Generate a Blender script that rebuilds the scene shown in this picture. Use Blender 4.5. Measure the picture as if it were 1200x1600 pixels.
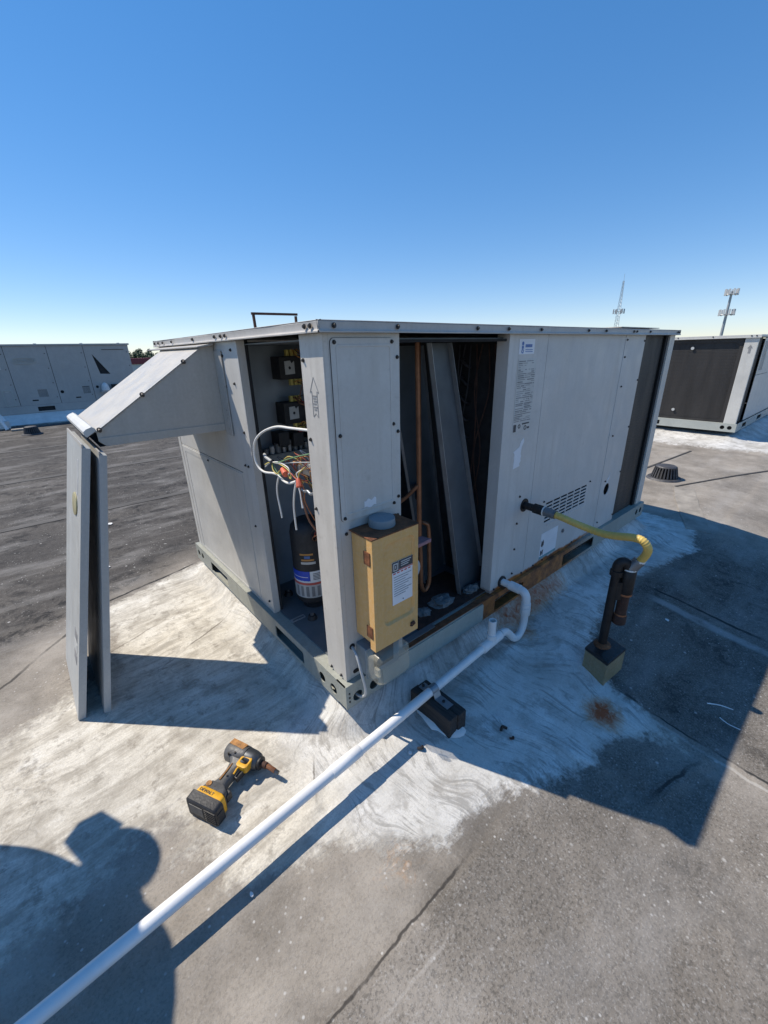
import bpy, bmesh, math, random
import numpy as np
from mathutils import Vector, Matrix, noise
R = math.radians
random.seed(7); rng = np.random.default_rng(7)
for o in list(bpy.data.objects): bpy.data.objects.remove(o)
sc = bpy.context.scene
col = sc.collection

# ------------------------------------------------------------------ camera
cam_d = bpy.data.cameras.new('camera'); cam = bpy.data.objects.new('camera', cam_d); col.objects.link(cam)
cam_d.sensor_fit = 'VERTICAL'; cam_d.sensor_height = 36.0; cam_d.sensor_width = 27.0
cam_d.lens = 645.32 / 1600 * 36.0
cam_d.clip_start = 0.02; cam_d.clip_end = 6000
right = Vector((0.75927956, -0.6502965, -0.02467805)); down = Vector((-0.25396179, -0.26118202, -0.93128264)); fwd = Vector((0.59916438, 0.71337116, -0.36346063))
m = Matrix.Identity(4)
for i in range(3):
    m[i][0] = right[i]; m[i][1] = -down[i]; m[i][2] = -fwd[i]
m.translation = (-0.59423, -0.93739, 1.17391)
cam.matrix_world = m
sc.camera = cam
sc.render.resolution_x = 768; sc.render.resolution_y = 1024

# ------------------------------------------------------------------ sky and sun
SUN = Vector((-0.389, 0.650, 1.0)).normalized()
el = math.asin(SUN.z); az = math.atan2(SUN.x, SUN.y)
w = bpy.data.worlds.new('World'); sc.world = w; w.use_nodes = True
wn = w.node_tree; wn.nodes.clear()
sky = wn.nodes.new('ShaderNodeTexSky'); sky.sky_type = 'NISHITA'; sky.sun_disc = False
sky.sun_elevation = el; sky.sun_rotation = az
sky.altitude = 0; sky.air_density = 0.8; sky.dust_density = 0.0; sky.ozone_density = 2.0
bg = wn.nodes.new('ShaderNodeBackground'); bg.inputs['Strength'].default_value = 0.15
wo = wn.nodes.new('ShaderNodeOutputWorld')
hs_ = wn.nodes.new('ShaderNodeHueSaturation'); hs_.inputs['Saturation'].default_value = 1.7
gm = wn.nodes.new('ShaderNodeGamma'); gm.inputs[1].default_value = 0.6; wn.links.new(sky.outputs[0], gm.inputs[0]); wn.links.new(gm.outputs[0], hs_.inputs['Color']); tint = wn.nodes.new('ShaderNodeMix'); tint.data_type = 'RGBA'; tint.blend_type = 'MULTIPLY'; tint.inputs[0].default_value = 1.0; tint.inputs[7].default_value = (1.42, 1.42, 1.58, 1)
wn.links.new(hs_.outputs[0], tint.inputs[6]); wn.links.new(tint.outputs[2], bg.inputs[0]); wn.links.new(bg.outputs[0], wo.inputs[0])
sd = bpy.data.lights.new('sun', 'SUN'); sd.energy = 4.3; sd.angle = R(0.5); sd.color = (1.0, 0.91, 0.78)
sun = bpy.data.objects.new('sun', sd); col.objects.link(sun)
sun.rotation_euler = SUN.to_track_quat('Z', 'Y').to_euler(); sun.location = (-4, 6, 10)
sc.view_settings.view_transform = 'Standard'; sc.view_settings.look = 'None'
sc.view_settings.exposure = 0.35; sc.view_settings.gamma = 1.0; sc.view_settings.use_curve_mapping = False

# ------------------------------------------------------------------ materials
def nt(name):
    mt = bpy.data.materials.new(name); mt.use_nodes = True
    t = mt.node_tree; b = t.nodes['Principled BSDF']
    return mt, t, b
class NB:
    """small node helper"""
    def __init__(s, t): s.t = t; s.N = t.nodes; s.L = t.links
    def coord(s, kind='Object'): return s.N.new('ShaderNodeTexCoord').outputs[kind]
    def mapping(s, v, scale=(1,1,1), rot=(0,0,0), loc=(0,0,0)):
        n = s.N.new('ShaderNodeMapping'); n.inputs['Scale'].default_value = scale; n.inputs['Rotation'].default_value = rot; n.inputs['Location'].default_value = loc
        s.L.new(v, n.inputs[0]); return n.outputs[0]
    def noise(s, v, scale, detail=4, rough=0.55, dist=0.0):
        n = s.N.new('ShaderNodeTexNoise'); n.inputs['Scale'].default_value = scale; n.inputs['Detail'].default_value = detail
        n.inputs['Roughness'].default_value = rough; n.inputs['Distortion'].default_value = dist
        s.L.new(v, n.inputs['Vector']); return n.outputs['Fac']
    def voro(s, v, scale, feat='F1', out='Distance'):
        n = s.N.new('ShaderNodeTexVoronoi'); n.feature = feat; n.inputs['Scale'].default_value = scale
        s.L.new(v, n.inputs['Vector']); return n.outputs[out]
    def ramp(s, v, a, b, ca=(0,0,0,1), cb=(1,1,1,1)):
        n = s.N.new('ShaderNodeValToRGB'); e = n.color_ramp.elements
        e[0].position = a; e[1].position = b; e[0].color = ca; e[1].color = cb
        s.L.new(v, n.inputs[0]); return n.outputs[0]
    def rng(s, v, a, b, c=0.0, d=1.0):
        n = s.N.new('ShaderNodeMapRange'); n.clamp = True
        for i, x in zip(range(1, 5), (a, b, c, d)): n.inputs[i].default_value = x
        s.L.new(v, n.inputs[0]); return n.outputs[0]
    def math(s, op, a, b=None):
        n = s.N.new('ShaderNodeMath'); n.operation = op
        for i, x in enumerate((a, b)):
            if x is None: continue
            if isinstance(x, (int, float)): n.inputs[i].default_value = x
            else: s.L.new(x, n.inputs[i])
        return n.outputs[0]
    def mix(s, f, a, b, blend='MIX'):
        n = s.N.new('ShaderNodeMix'); n.data_type = 'RGBA'; n.blend_type = blend
        for i, x in ((0, f), (6, a), (7, b)):
            if isinstance(x, (int, float)): n.inputs[i].default_value = x
            elif isinstance(x, tuple): n.inputs[i].default_value = x if len(x) == 4 else (*x, 1)
            else: s.L.new(x, n.inputs[i])
        return n.outputs[2]
    def bump(s, h, strength, dist, normal=None):
        n = s.N.new('ShaderNodeBump'); n.inputs['Strength'].default_value = strength; n.inputs['Distance'].default_value = dist
        s.L.new(h, n.inputs['Height'])
        if normal is not None: s.L.new(normal, n.inputs['Normal'])
        return n.outputs[0]
    def attr(s, name):
        n = s.N.new('ShaderNodeAttribute'); n.attribute_name = name; return n.outputs['Fac']

def simple(name, c, rough=0.5, metal=0.0, var=0.25, nscale=14, bump=0.0, bscale=60, spec=0.5, stretch=(1,1,1)):
    mt, t, b = nt(name); h = NB(t); v = h.mapping(h.coord(), stretch)
    n = h.noise(v, nscale, 5, 0.6)
    lo = tuple(x * (1 - var) for x in c); hi = tuple(min(1, x * (1 + var)) for x in c)
    t.links.new(h.mix(h.rng(n, 0.25, 0.75), lo, hi), b.inputs['Base Color'])
    t.links.new(h.rng(h.noise(v, nscale * 2.3, 3), 0.2, 0.8, max(0, rough - 0.1), min(1, rough + 0.12)), b.inputs['Roughness'])
    b.inputs['Metallic'].default_value = metal; b.inputs['Specular IOR Level'].default_value = spec
    if bump: t.links.new(h.bump(h.noise(v, bscale, 4), bump, 0.004), b.inputs['Normal'])
    return mt

def paint(name, c, dirt=(0.20, 0.17, 0.13), dirt_amt=0.45, rough=0.42, wav=0.35, rust_low=None):
    """weathered painted sheet metal: vertical run marks, blotches and slight oil canning"""
    mt, t, b = nt(name); h = NB(t); o = h.coord()
    streak = h.noise(h.mapping(o, (26, 26, 1.3)), 1.0, 6, 0.65)
    blot = h.noise(o, 5.0, 6, 0.62, 0.6)
    fine = h.noise(o, 90, 3, 0.6)
    d = h.math('MULTIPLY', h.rng(streak, 0.48, 0.80), h.rng(blot, 0.38, 0.72))
    d = h.math('ADD', h.math('MULTIPLY', d, dirt_amt), h.math('MULTIPLY', h.rng(h.noise(o, 31, 4, 0.7), 0.60, 0.80), dirt_amt * 0.45))
    base = h.mix(h.rng(blot, 0.3, 0.7), tuple(x * 0.90 for x in c), tuple(min(1, x * 1.07) for x in c))
    base = h.mix(h.math('MULTIPLY', h.rng(fine, 0.4, 0.7), 0.10), base, (0.75, 0.75, 0.74))
    colr = h.mix(d, base, dirt)
    if rust_low:
        z = h.N.new('ShaderNodeSeparateXYZ'); t.links.new(o, z.inputs[0])
        rm = h.math('ADD', h.rng(z.outputs[2], rust_low[0], rust_low[1], 1, 0), h.math('MULTIPLY', h.math('SUBTRACT', h.noise(h.mapping(o, (9, 9, 3)), 1, 6, 0.7), 0.5), 1.5))
        xm = h.math('MULTIPLY', h.rng(z.outputs[0], rust_low[2] - 0.05, rust_low[2] + 0.05), h.rng(z.outputs[0], rust_low[3] - 0.3, rust_low[3], 1, 0))
        rm = h.math('MULTIPLY', h.rng(rm, 0.35, 0.6), xm)
        rc = h.mix(h.rng(h.noise(o, 18, 5, 0.7), 0.35, 0.65), (0.11, 0.040, 0.017), (0.46, 0.175, 0.042))
        colr = h.mix(rm, colr, rc)
    t.links.new(colr, b.inputs['Base Color'])
    t.links.new(h.rng(h.noise(o, 12, 5), 0.3, 0.7, rough - 0.06, rough + 0.16), b.inputs['Roughness'])
    nm = h.bump(h.noise(o, 3.2, 2, 0.5), wav, 0.012)
    nm = h.bump(h.noise(o, 260, 2), 0.05, 0.001, nm)
    t.links.new(nm, b.inputs['Normal'])
    return mt

M = {}
M['paint'] = paint('weathered_grey_paint', (0.56, 0.53, 0.48), dirt_amt=0.8)
M['paint_panel'] = paint('grey_panel_paint', (0.54, 0.525, 0.49), dirt_amt=0.55, wav=0.8, rough=0.36)
M['paint_right'] = paint('grey_panel_paint_rusting', (0.56, 0.54, 0.51), dirt_amt=0.45, wav=0.6, rust_low=(0.10, 0.135, 0.84, 2.0))
M['cap'] = paint('cap_paint', (0.46, 0.43, 0.39), dirt_amt=0.5)
M['hood'] = paint('hood_paint', (0.43, 0.405, 0.36), dirt_amt=0.40, wav=0.6)
M['rail'] = paint('rail_paint', (0.30, 0.31, 0.27), dirt=(0.10, 0.09, 0.07), dirt_amt=0.6, rough=0.5, rust_low=(0.16, 0.30, 0.72, 1.85))
M['rail_cover'] = paint('rail_cover_paint', (0.34, 0.36, 0.32), dirt=(0.14, 0.13, 0.10), dirt_amt=0.35)
M['panel_door'] = paint('loose_door_paint', (0.42, 0.43, 0.42), dirt=(0.22, 0.21, 0.19), dirt_amt=0.8, rough=0.4)
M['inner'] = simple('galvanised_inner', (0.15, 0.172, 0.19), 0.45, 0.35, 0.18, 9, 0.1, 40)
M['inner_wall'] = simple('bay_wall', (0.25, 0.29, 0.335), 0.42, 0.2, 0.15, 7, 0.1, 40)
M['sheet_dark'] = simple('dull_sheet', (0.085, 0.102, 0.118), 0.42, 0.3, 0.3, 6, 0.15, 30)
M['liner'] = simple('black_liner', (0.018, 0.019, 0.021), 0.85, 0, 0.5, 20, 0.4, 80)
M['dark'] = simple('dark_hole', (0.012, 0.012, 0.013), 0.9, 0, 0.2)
M['coil'] = simple('coil_fins', (0.040, 0.037, 0.035), 0.6, 0.2, 0.35, 8, 0.5, 220, stretch=(1, 1, 0.15))
M['screw'] = simple('screw_steel', (0.055, 0.05, 0.047), 0.5, 0.5, 0.3)
M['pvc'] = paint('white_pvc', (0.76, 0.755, 0.74), dirt=(0.36, 0.34, 0.31), dirt_amt=0.35, rough=0.34, wav=0.05)
M['pvc_cut'] = simple('pvc_bore', (0.35, 0.35, 0.34), 0.6, 0, 0.1)
M['print'] = simple('pvc_print', (0.30, 0.30, 0.32), 0.5)
M['wood'] = simple('dark_block', (0.034, 0.029, 0.026), 0.8, 0, 0.5, 22, 0.6, 40, stretch=(5, 0.5, 5))
M['zinc'] = simple('zinc_strap', (0.32, 0.34, 0.36), 0.42, 0.7, 0.2)
M['beige'] = paint('disconnect_paint', (0.70, 0.41, 0.14), dirt=(0.20, 0.12, 0.05), dirt_amt=0.40, rough=0.38, wav=0.12)
M['rust'] = simple('rusty_steel', (0.17, 0.062, 0.024), 0.85, 0, 0.6, 30, 0.5, 90)
M['rustdark'] = simple('brown_rust', (0.055, 0.025, 0.017), 0.8, 0, 0.6, 26, 0.5, 90)
M['blackpipe'] = simple('black_iron_pipe', (0.019, 0.016, 0.015), 0.55, 0.2, 0.6, 30, 0.3, 90)
M['hose'] = simple('yellow_hose', (0.70, 0.49, 0.13), 0.42, 0, 0.12, 20)
M['steel'] = simple('nut_steel', (0.20, 0.21, 0.22), 0.45, 0.6, 0.25)
M['whiteseal'] = simple('thread_seal', (0.75, 0.75, 0.72), 0.6, 0, 0.08)
M['copper'] = simple('copper', (0.30, 0.135, 0.07), 0.45, 0.55, 0.35, 20)
M['black'] = simple('black_plastic', (0.022, 0.022, 0.024), 0.55, 0, 0.35, 40, 0.25, 160)
M['tool_grey'] = simple('tool_grey', (0.085, 0.085, 0.085), 0.5, 0, 0.4, 40, 0.2, 160)
M['yellow'] = simple('tool_yellow', (0.70, 0.36, 0.02), 0.5, 0, 0.25, 30)
M['yellow_worn'] = simple('tool_yellow_worn', (0.30, 0.14, 0.04), 0.7, 0, 0.7, 60, 0.4, 120)
M['gunmetal'] = simple('gunmetal', (0.10, 0.105, 0.11), 0.38, 0.75, 0.3)
M['white'] = simple('white_print', (0.74, 0.75, 0.77), 0.5, 0, 0.06)
M['label'] = simple('foil_label', (0.50, 0.51, 0.50), 0.4, 0.1, 0.12)
M['ink'] = simple('ink', (0.06, 0.06, 0.065), 0.6)
M['ink_soft'] = simple('faded_ink', (0.22, 0.22, 0.225), 0.6)
M['arrow'] = simple('arrow_print', (0.24, 0.24, 0.24), 0.6)
M['ink_blue'] = simple('ink_blue', (0.10, 0.19, 0.42), 0.6)
M['blue'] = simple('blue_label', (0.02, 0.07, 0.50), 0.4, 0, 0.1)
M['red'] = simple('red_plastic', (0.62, 0.13, 0.07), 0.45, 0, 0.15)
M['redprint'] = simple('red_print', (0.55, 0.10, 0.08), 0.5)
M['orange'] = simple('orange_print', (0.55, 0.26, 0.07), 0.5)
M['wire_white'] = simple('white_wire', (0.74, 0.73, 0.69), 0.45, 0, 0.06)
M['wire_green'] = simple('green_wire', (0.16, 0.30, 0.14), 0.45)
M['wire_yellow'] = simple('yellow_wire', (0.62, 0.50, 0.13), 0.45)
M['wire_brown'] = simple('brown_wire', (0.20, 0.09, 0.05), 0.5)
M['wire_black'] = simple('black_wire', (0.03, 0.03, 0.035), 0.5)
M['wire_red'] = simple('red_wire', (0.35, 0.06, 0.05), 0.5)
M['grey_cable'] = simple('grey_cable', (0.42, 0.43, 0.43), 0.5, 0, 0.08)
M['hubgrey'] = simple('grey_hub', (0.20, 0.245, 0.27), 0.5, 0, 0.12)
M['insul'] = simple('insulation_scrap', (0.16, 0.165, 0.165), 0.9, 0, 0.4, 40, 0.8, 80)
M['pink'] = simple('pink_insulation', (0.36, 0.19, 0.20), 0.9, 0, 0.2, 40, 0.5, 80)
M['brass'] = simple('brass_badge', (0.42, 0.38, 0.22), 0.45, 0.3, 0.2)
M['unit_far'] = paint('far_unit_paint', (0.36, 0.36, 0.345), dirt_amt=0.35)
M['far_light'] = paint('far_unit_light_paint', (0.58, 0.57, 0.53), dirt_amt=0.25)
M['rail_far'] = paint('far_rail_paint', (0.38, 0.40, 0.37), dirt_amt=0.25)
M['vent'] = simple('vent_mesh', (0.16, 0.16, 0.16), 0.6)
M['castiron'] = simple('drain_iron', (0.075, 0.075, 0.08), 0.6, 0.3, 0.4, 30)
M['galv'] = simple('galvanised', (0.40, 0.41, 0.42), 0.5, 0.5, 0.15)
M['antenna'] = simple('antenna_grey', (0.55, 0.55, 0.55), 0.5)
M['redroof'] = simple('red_roof', (0.20, 0.035, 0.045), 0.6)
M['palewall'] = simple('pale_wall', (0.55, 0.55, 0.54), 0.8)
M['bark'] = simple('bark', (0.09, 0.065, 0.045), 0.9)
M['leaf'] = simple('leaf', (0.045, 0.085, 0.030), 0.6, 0, 0.5, 3)
M['grass'] = simple('far_ground', (0.10, 0.11, 0.06), 0.95, 0, 0.3, 0.02)
M['cloth'] = simple('work_shirt', (0.06, 0.075, 0.11), 0.9, 0, 0.2)
M['trouser'] = simple('work_trousers', (0.05, 0.05, 0.055), 0.9)
M['skin'] = simple('skin', (0.45, 0.28, 0.20), 0.55)
M['whitecoat'] = simple('white_coating', (0.68, 0.675, 0.65), 0.75, 0, 0.15, 9, 0.5, 30)
M['chip'] = simple('white_chip', (0.75, 0.74, 0.72), 0.7)
M['pitch'] = simple('black_pitch', (0.015, 0.014, 0.014), 0.35, 0, 0.4, 30, 0.4, 60)
M['pocket'] = paint('pocket_paint', (0.27, 0.22, 0.12), dirt=(0.10, 0.05, 0.02), dirt_amt=0.6)
def glassy():
    mt, t, b = nt('yellowed_clear_cover'); h = NB(t)
    b.inputs['Base Color'].default_value = (0.56, 0.53, 0.42, 1); b.inputs['Alpha'].default_value = 0.32
    t.links.new(h.rng(h.noise(h.coord(), 25, 4), 0.3, 0.7, 0.12, 0.35), b.inputs['Roughness'])
    return mt
M['clear'] = glassy()

# ------------------------------------------------------------------ mesh helpers
class MB:
    def __init__(s): s.v = []; s.f = []
    def add(s, vs, fs):
        n = len(s.v); s.v += [tuple(x) for x in vs]; s.f += [tuple(i + n for i in f) for f in fs]; return s
    def box(s, x0, x1, y0, y1, z0, z1, mat=None):
        vs = [(x, y, z) for x in (x0, x1) for y in (y0, y1) for z in (z0, z1)]
        if mat is not None: vs = [tuple(mat @ Vector(q)) for q in vs]
        return s.add(vs, [(0, 1, 3, 2), (4, 6, 7, 5), (0, 4, 5, 1), (2, 3, 7, 6), (0, 2, 6, 4), (1, 5, 7, 3)])
    def cyl(s, p0, p1, r0, r1=None, n=16, caps=True):
        r1 = r0 if r1 is None else r1
        p0, p1 = Vector(p0), Vector(p1); a = (p1 - p0).normalized()
        u = a.orthogonal().normalized(); q = a.cross(u)
        vs = []
        for p, r in ((p0, r0), (p1, r1)):
            for i in range(n):
                t = 2 * math.pi * i / n; vs.append(p + (u * math.cos(t) + q * math.sin(t)) * r)
        fs = [(i, (i + 1) % n, n + (i + 1) % n, n + i) for i in range(n)]
        if caps: fs += [tuple(range(n - 1, -1, -1)), tuple(range(n, 2 * n))]
        return s.add(vs, fs)
    def tube(s, pts, r, n=10, caps=True):
        pts = [Vector(p) for p in pts]; k = len(pts)
        rs = r if isinstance(r, (list, tuple)) else [r] * k
        u = None; vs = []
        for i, p in enumerate(pts):
            t = (pts[min(i + 1, k - 1)] - pts[max(i - 1, 0)]).normalized()
            u = t.orthogonal().normalized() if u is None else (u - t * u.dot(t)).normalized()
            q = t.cross(u)
            for j in range(n):
                a = 2 * math.pi * j / n; vs.append(p + (u * math.cos(a) + q * math.sin(a)) * rs[i])
        fs = [(i * n + j, i * n + (j + 1) % n, (i + 1) * n + (j + 1) % n, (i + 1) * n + j) for i in range(k - 1) for j in range(n)]
        if caps: fs += [tuple(range(n - 1, -1, -1)), tuple(range((k - 1) * n, k * n))]
        return s.add(vs, fs)
    def ell(s, c, rx, ry, rz, nu=14, nv=8, zmin=-1.0):
        vs = []; fs = []
        a0 = math.asin(zmin)
        for i in range(nv + 1):
            ph = a0 + (math.pi / 2 - a0) * i / nv
            for j in range(nu):
                t = 2 * math.pi * j / nu
                vs.append((c[0] + rx * math.cos(ph) * math.cos(t), c[1] + ry * math.cos(ph) * math.sin(t), c[2] + rz * math.sin(ph)))
        fs = [(i * nu + j, i * nu + (j + 1) % nu, (i + 1) * nu + (j + 1) % nu, (i + 1) * nu + j) for i in range(nv) for j in range(nu)]
        fs.append(tuple(range(nu - 1, -1, -1)))
        return s.add(vs, fs)
    def prism(s, poly, axis, a, b):
        """poly: list of 2D points; axis 'x','y','z' is the extrusion axis from a to b"""
        def P(u, v, t): return {'x': (t, u, v), 'y': (u, t, v), 'z': (u, v, t)}[axis]
        n = len(poly)
        vs = [P(u, v, a) for u, v in poly] + [P(u, v, b) for u, v in poly]
        return s.add(vs, [(i, (i + 1) % n, n + (i + 1) % n, n + i) for i in range(n)] + [tuple(range(n - 1, -1, -1)), tuple(range(n, 2 * n))])
    def plate(s, outer, holes, axis, a, b):
        """flat plate with real openings, from a to b along axis"""
        def P(u, v, t): return {'x': (t, u, v), 'y': (u, t, v), 'z': (u, v, t)}[axis]
        bm = bmesh.new()
        for lp in [outer] + list(holes):
            vv = [bm.verts.new((u, v, 0)) for u, v in lp]
            for i in range(len(vv)): bm.edges.new((vv[i], vv[(i + 1) % len(vv)]))
        bmesh.ops.triangle_fill(bm, edges=bm.edges[:], use_beauty=True)
        bm.verts.index_update()
        vl = [(q.co.x, q.co.y) for q in bm.verts]; fl = [tuple(q.index for q in f.verts) for f in bm.faces]
        bound = [(e.verts[0].index, e.verts[1].index) for e in bm.edges if len(e.link_faces) == 1]
        bm.free(); n = len(vl)
        vs = [P(u, v, a) for u, v in vl] + [P(u, v, b) for u, v in vl]
        fs = fl + [tuple(i + n for i in reversed(f)) for f in fl] + [(i, j, j + n, i + n) for i, j in bound]
        return s.add(vs, fs)
    def mesh(s, name, mat, smooth=0, bevel=0.0):
        bm = bmesh.new()
        vv = [bm.verts.new(v) for v in s.v]
        for f in s.f:
            try: bm.faces.new([vv[i] for i in f])
            except ValueError: pass
        bmesh.ops.recalc_face_normals(bm, faces=bm.faces[:])
        if bevel:
            es = [e for e in bm.edges if len(e.link_faces) == 2 and e.calc_face_angle(0) > 0.6]
            bmesh.ops.bevel(bm, geom=es, offset=bevel, segments=2, profile=0.6, affect='EDGES', clamp_overlap=True)
        me = bpy.data.meshes.new(name); bm.to_mesh(me); bm.free()
        if smooth:
            me.polygons.foreach_set('use_smooth', [True] * len(me.polygons)); me.set_sharp_from_angle(angle=R(smooth))
        me.materials.append(M[mat] if isinstance(mat, str) else mat)
        return me
    def build(s, name, mat, parent=None, smooth=0, bevel=0.0):
        return link(name, s.mesh(name, mat, smooth, bevel), parent)
WORLD_M = {}
def link(name, me, parent=None):
    o = bpy.data.objects.new(name, me); col.objects.link(o)
    if parent is not None:
        o.parent = parent
        if parent.name in WORLD_M: o.matrix_parent_inverse = WORLD_M[parent.name].inverted()
    return o
def tag(o, label, cat, group=None):
    o['label'] = label; o['category'] = cat
    if group: o['group'] = group
    return o
def thing(name, label, cat, loc=(0, 0, 0), rotz=0.0, group=None, local=False):
    o = bpy.data.objects.new(name, None); col.objects.link(o); o.empty_display_size = 0.1
    o.location = loc; o.rotation_euler = (0, 0, rotz)
    if not local: WORLD_M[o.name] = Matrix.Translation(loc) @ Matrix.Rotation(rotz, 4, 'Z')
    return tag(o, label, cat, group)
def struct(o): o['kind'] = 'structure'; return o
def rrect(x0, x1, y0, y1, r, n=5):
    out = []
    for cx, cy, a0 in ((x1 - r, y1 - r, 0), (x0 + r, y1 - r, 90), (x0 + r, y0 + r, 180), (x1 - r, y0 + r, 270)):
        for i in range(n + 1):
            a = R(a0 + 90 * i / n); out.append((cx + r * math.cos(a), cy + r * math.sin(a)))
    return out
def rect(x0, x1, y0, y1): return [(x0, y0), (x1, y0), (x1, y1), (x0, y1)]
def circ(cx, cy, r, n=20): return [(cx + r * math.cos(2 * math.pi * i / n), cy + r * math.sin(2 * math.pi * i / n)) for i in range(n)]
def smoothpath(pts, k=6):
    pts = [Vector(p) for p in pts]; out = []
    for i in range(len(pts) - 1):
        p0 = pts[max(i - 1, 0)]; p1 = pts[i]; p2 = pts[i + 1]; p3 = pts[min(i + 2, len(pts) - 1)]
        for j in range(k):
            t = j / k
            out.append(0.5 * ((2 * p1) + (p2 - p0) * t + (2 * p0 - 5 * p1 + 4 * p2 - p3) * t * t + (3 * p1 - p0 - 3 * p2 + p3) * t ** 3))
    out.append(pts[-1]); return out
def textmesh(txt, size, mat, depth=0.0008):
    cu = bpy.data.curves.new('lettering', 'FONT'); cu.body = txt; cu.size = size; cu.extrude = depth; cu.align_x = 'CENTER'; cu.align_y = 'CENTER'
    ob = bpy.data.objects.new('lettering', cu); col.objects.link(ob)
    dg = bpy.context.evaluated_depsgraph_get(); me = bpy.data.meshes.new_from_object(ob.evaluated_get(dg))
    bpy.data.objects.remove(ob); me.materials.clear(); me.materials.append(M[mat]); return me

# ------------------------------------------------------------------ the roof (ground)
G0 = -0.09
def fbm2(x, y, sc_, oct_=4, seed=0):
    out = np.zeros_like(x); amp = 0.5; tot = 0
    for o in range(oct_):
        r = np.random.default_rng(seed * 17 + o); T = r.random((64, 64))
        u = x * sc_ * 2 ** o + 11.3 * o; v = y * sc_ * 2 ** o + 5.7 * o
        i = np.floor(u).astype(int); j = np.floor(v).astype(int); a = u - i; b = v - j
        a = a * a * (3 - 2 * a); b = b * b * (3 - 2 * b)
        g = lambda p, q: T[p % 64, q % 64]
        out += amp * ((g(i, j) * (1 - a) + g(i + 1, j) * a) * (1 - b) + (g(i, j + 1) * (1 - a) + g(i + 1, j + 1) * a) * b); tot += amp; amp *= 0.5
    return out / tot
def sstep(a, b, x):
    t = np.clip((x - a) / (b - a), 0, 1); return t * t * (3 - 2 * t)
def boxdist(x, y, x0, x1, y0, y1):
    dx = np.maximum(np.maximum(x0 - x, x - x1), 0); dy = np.maximum(np.maximum(y0 - y, y - y1), 0)
    return np.hypot(dx, dy)
def polydist(x, y, poly):
    """signed distance, negative inside"""
    d = np.full(x.shape, 1e9); ins = np.zeros(x.shape, bool); n = len(poly)
    for k in range(n):
        ax, ay = poly[k]; bx, by = poly[(k + 1) % n]
        ex, ey = bx - ax, by - ay; t = np.clip(((x - ax) * ex + (y - ay) * ey) / (ex * ex + ey * ey), 0, 1)
        d = np.minimum(d, np.hypot(x - ax - t * ex, y - ay - t * ey))
        c = ((ay > y) != (by > y)) & (x < (bx - ax) * (y - ay) / (by - ay + 1e-12) + ax); ins ^= c
    return np.where(ins, -d, d)
def roof_slope(x, y):
    return G0 - 0.09 * sstep(0.10, 1.0, -y) * sstep(-0.6, 0.3, x)
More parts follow.
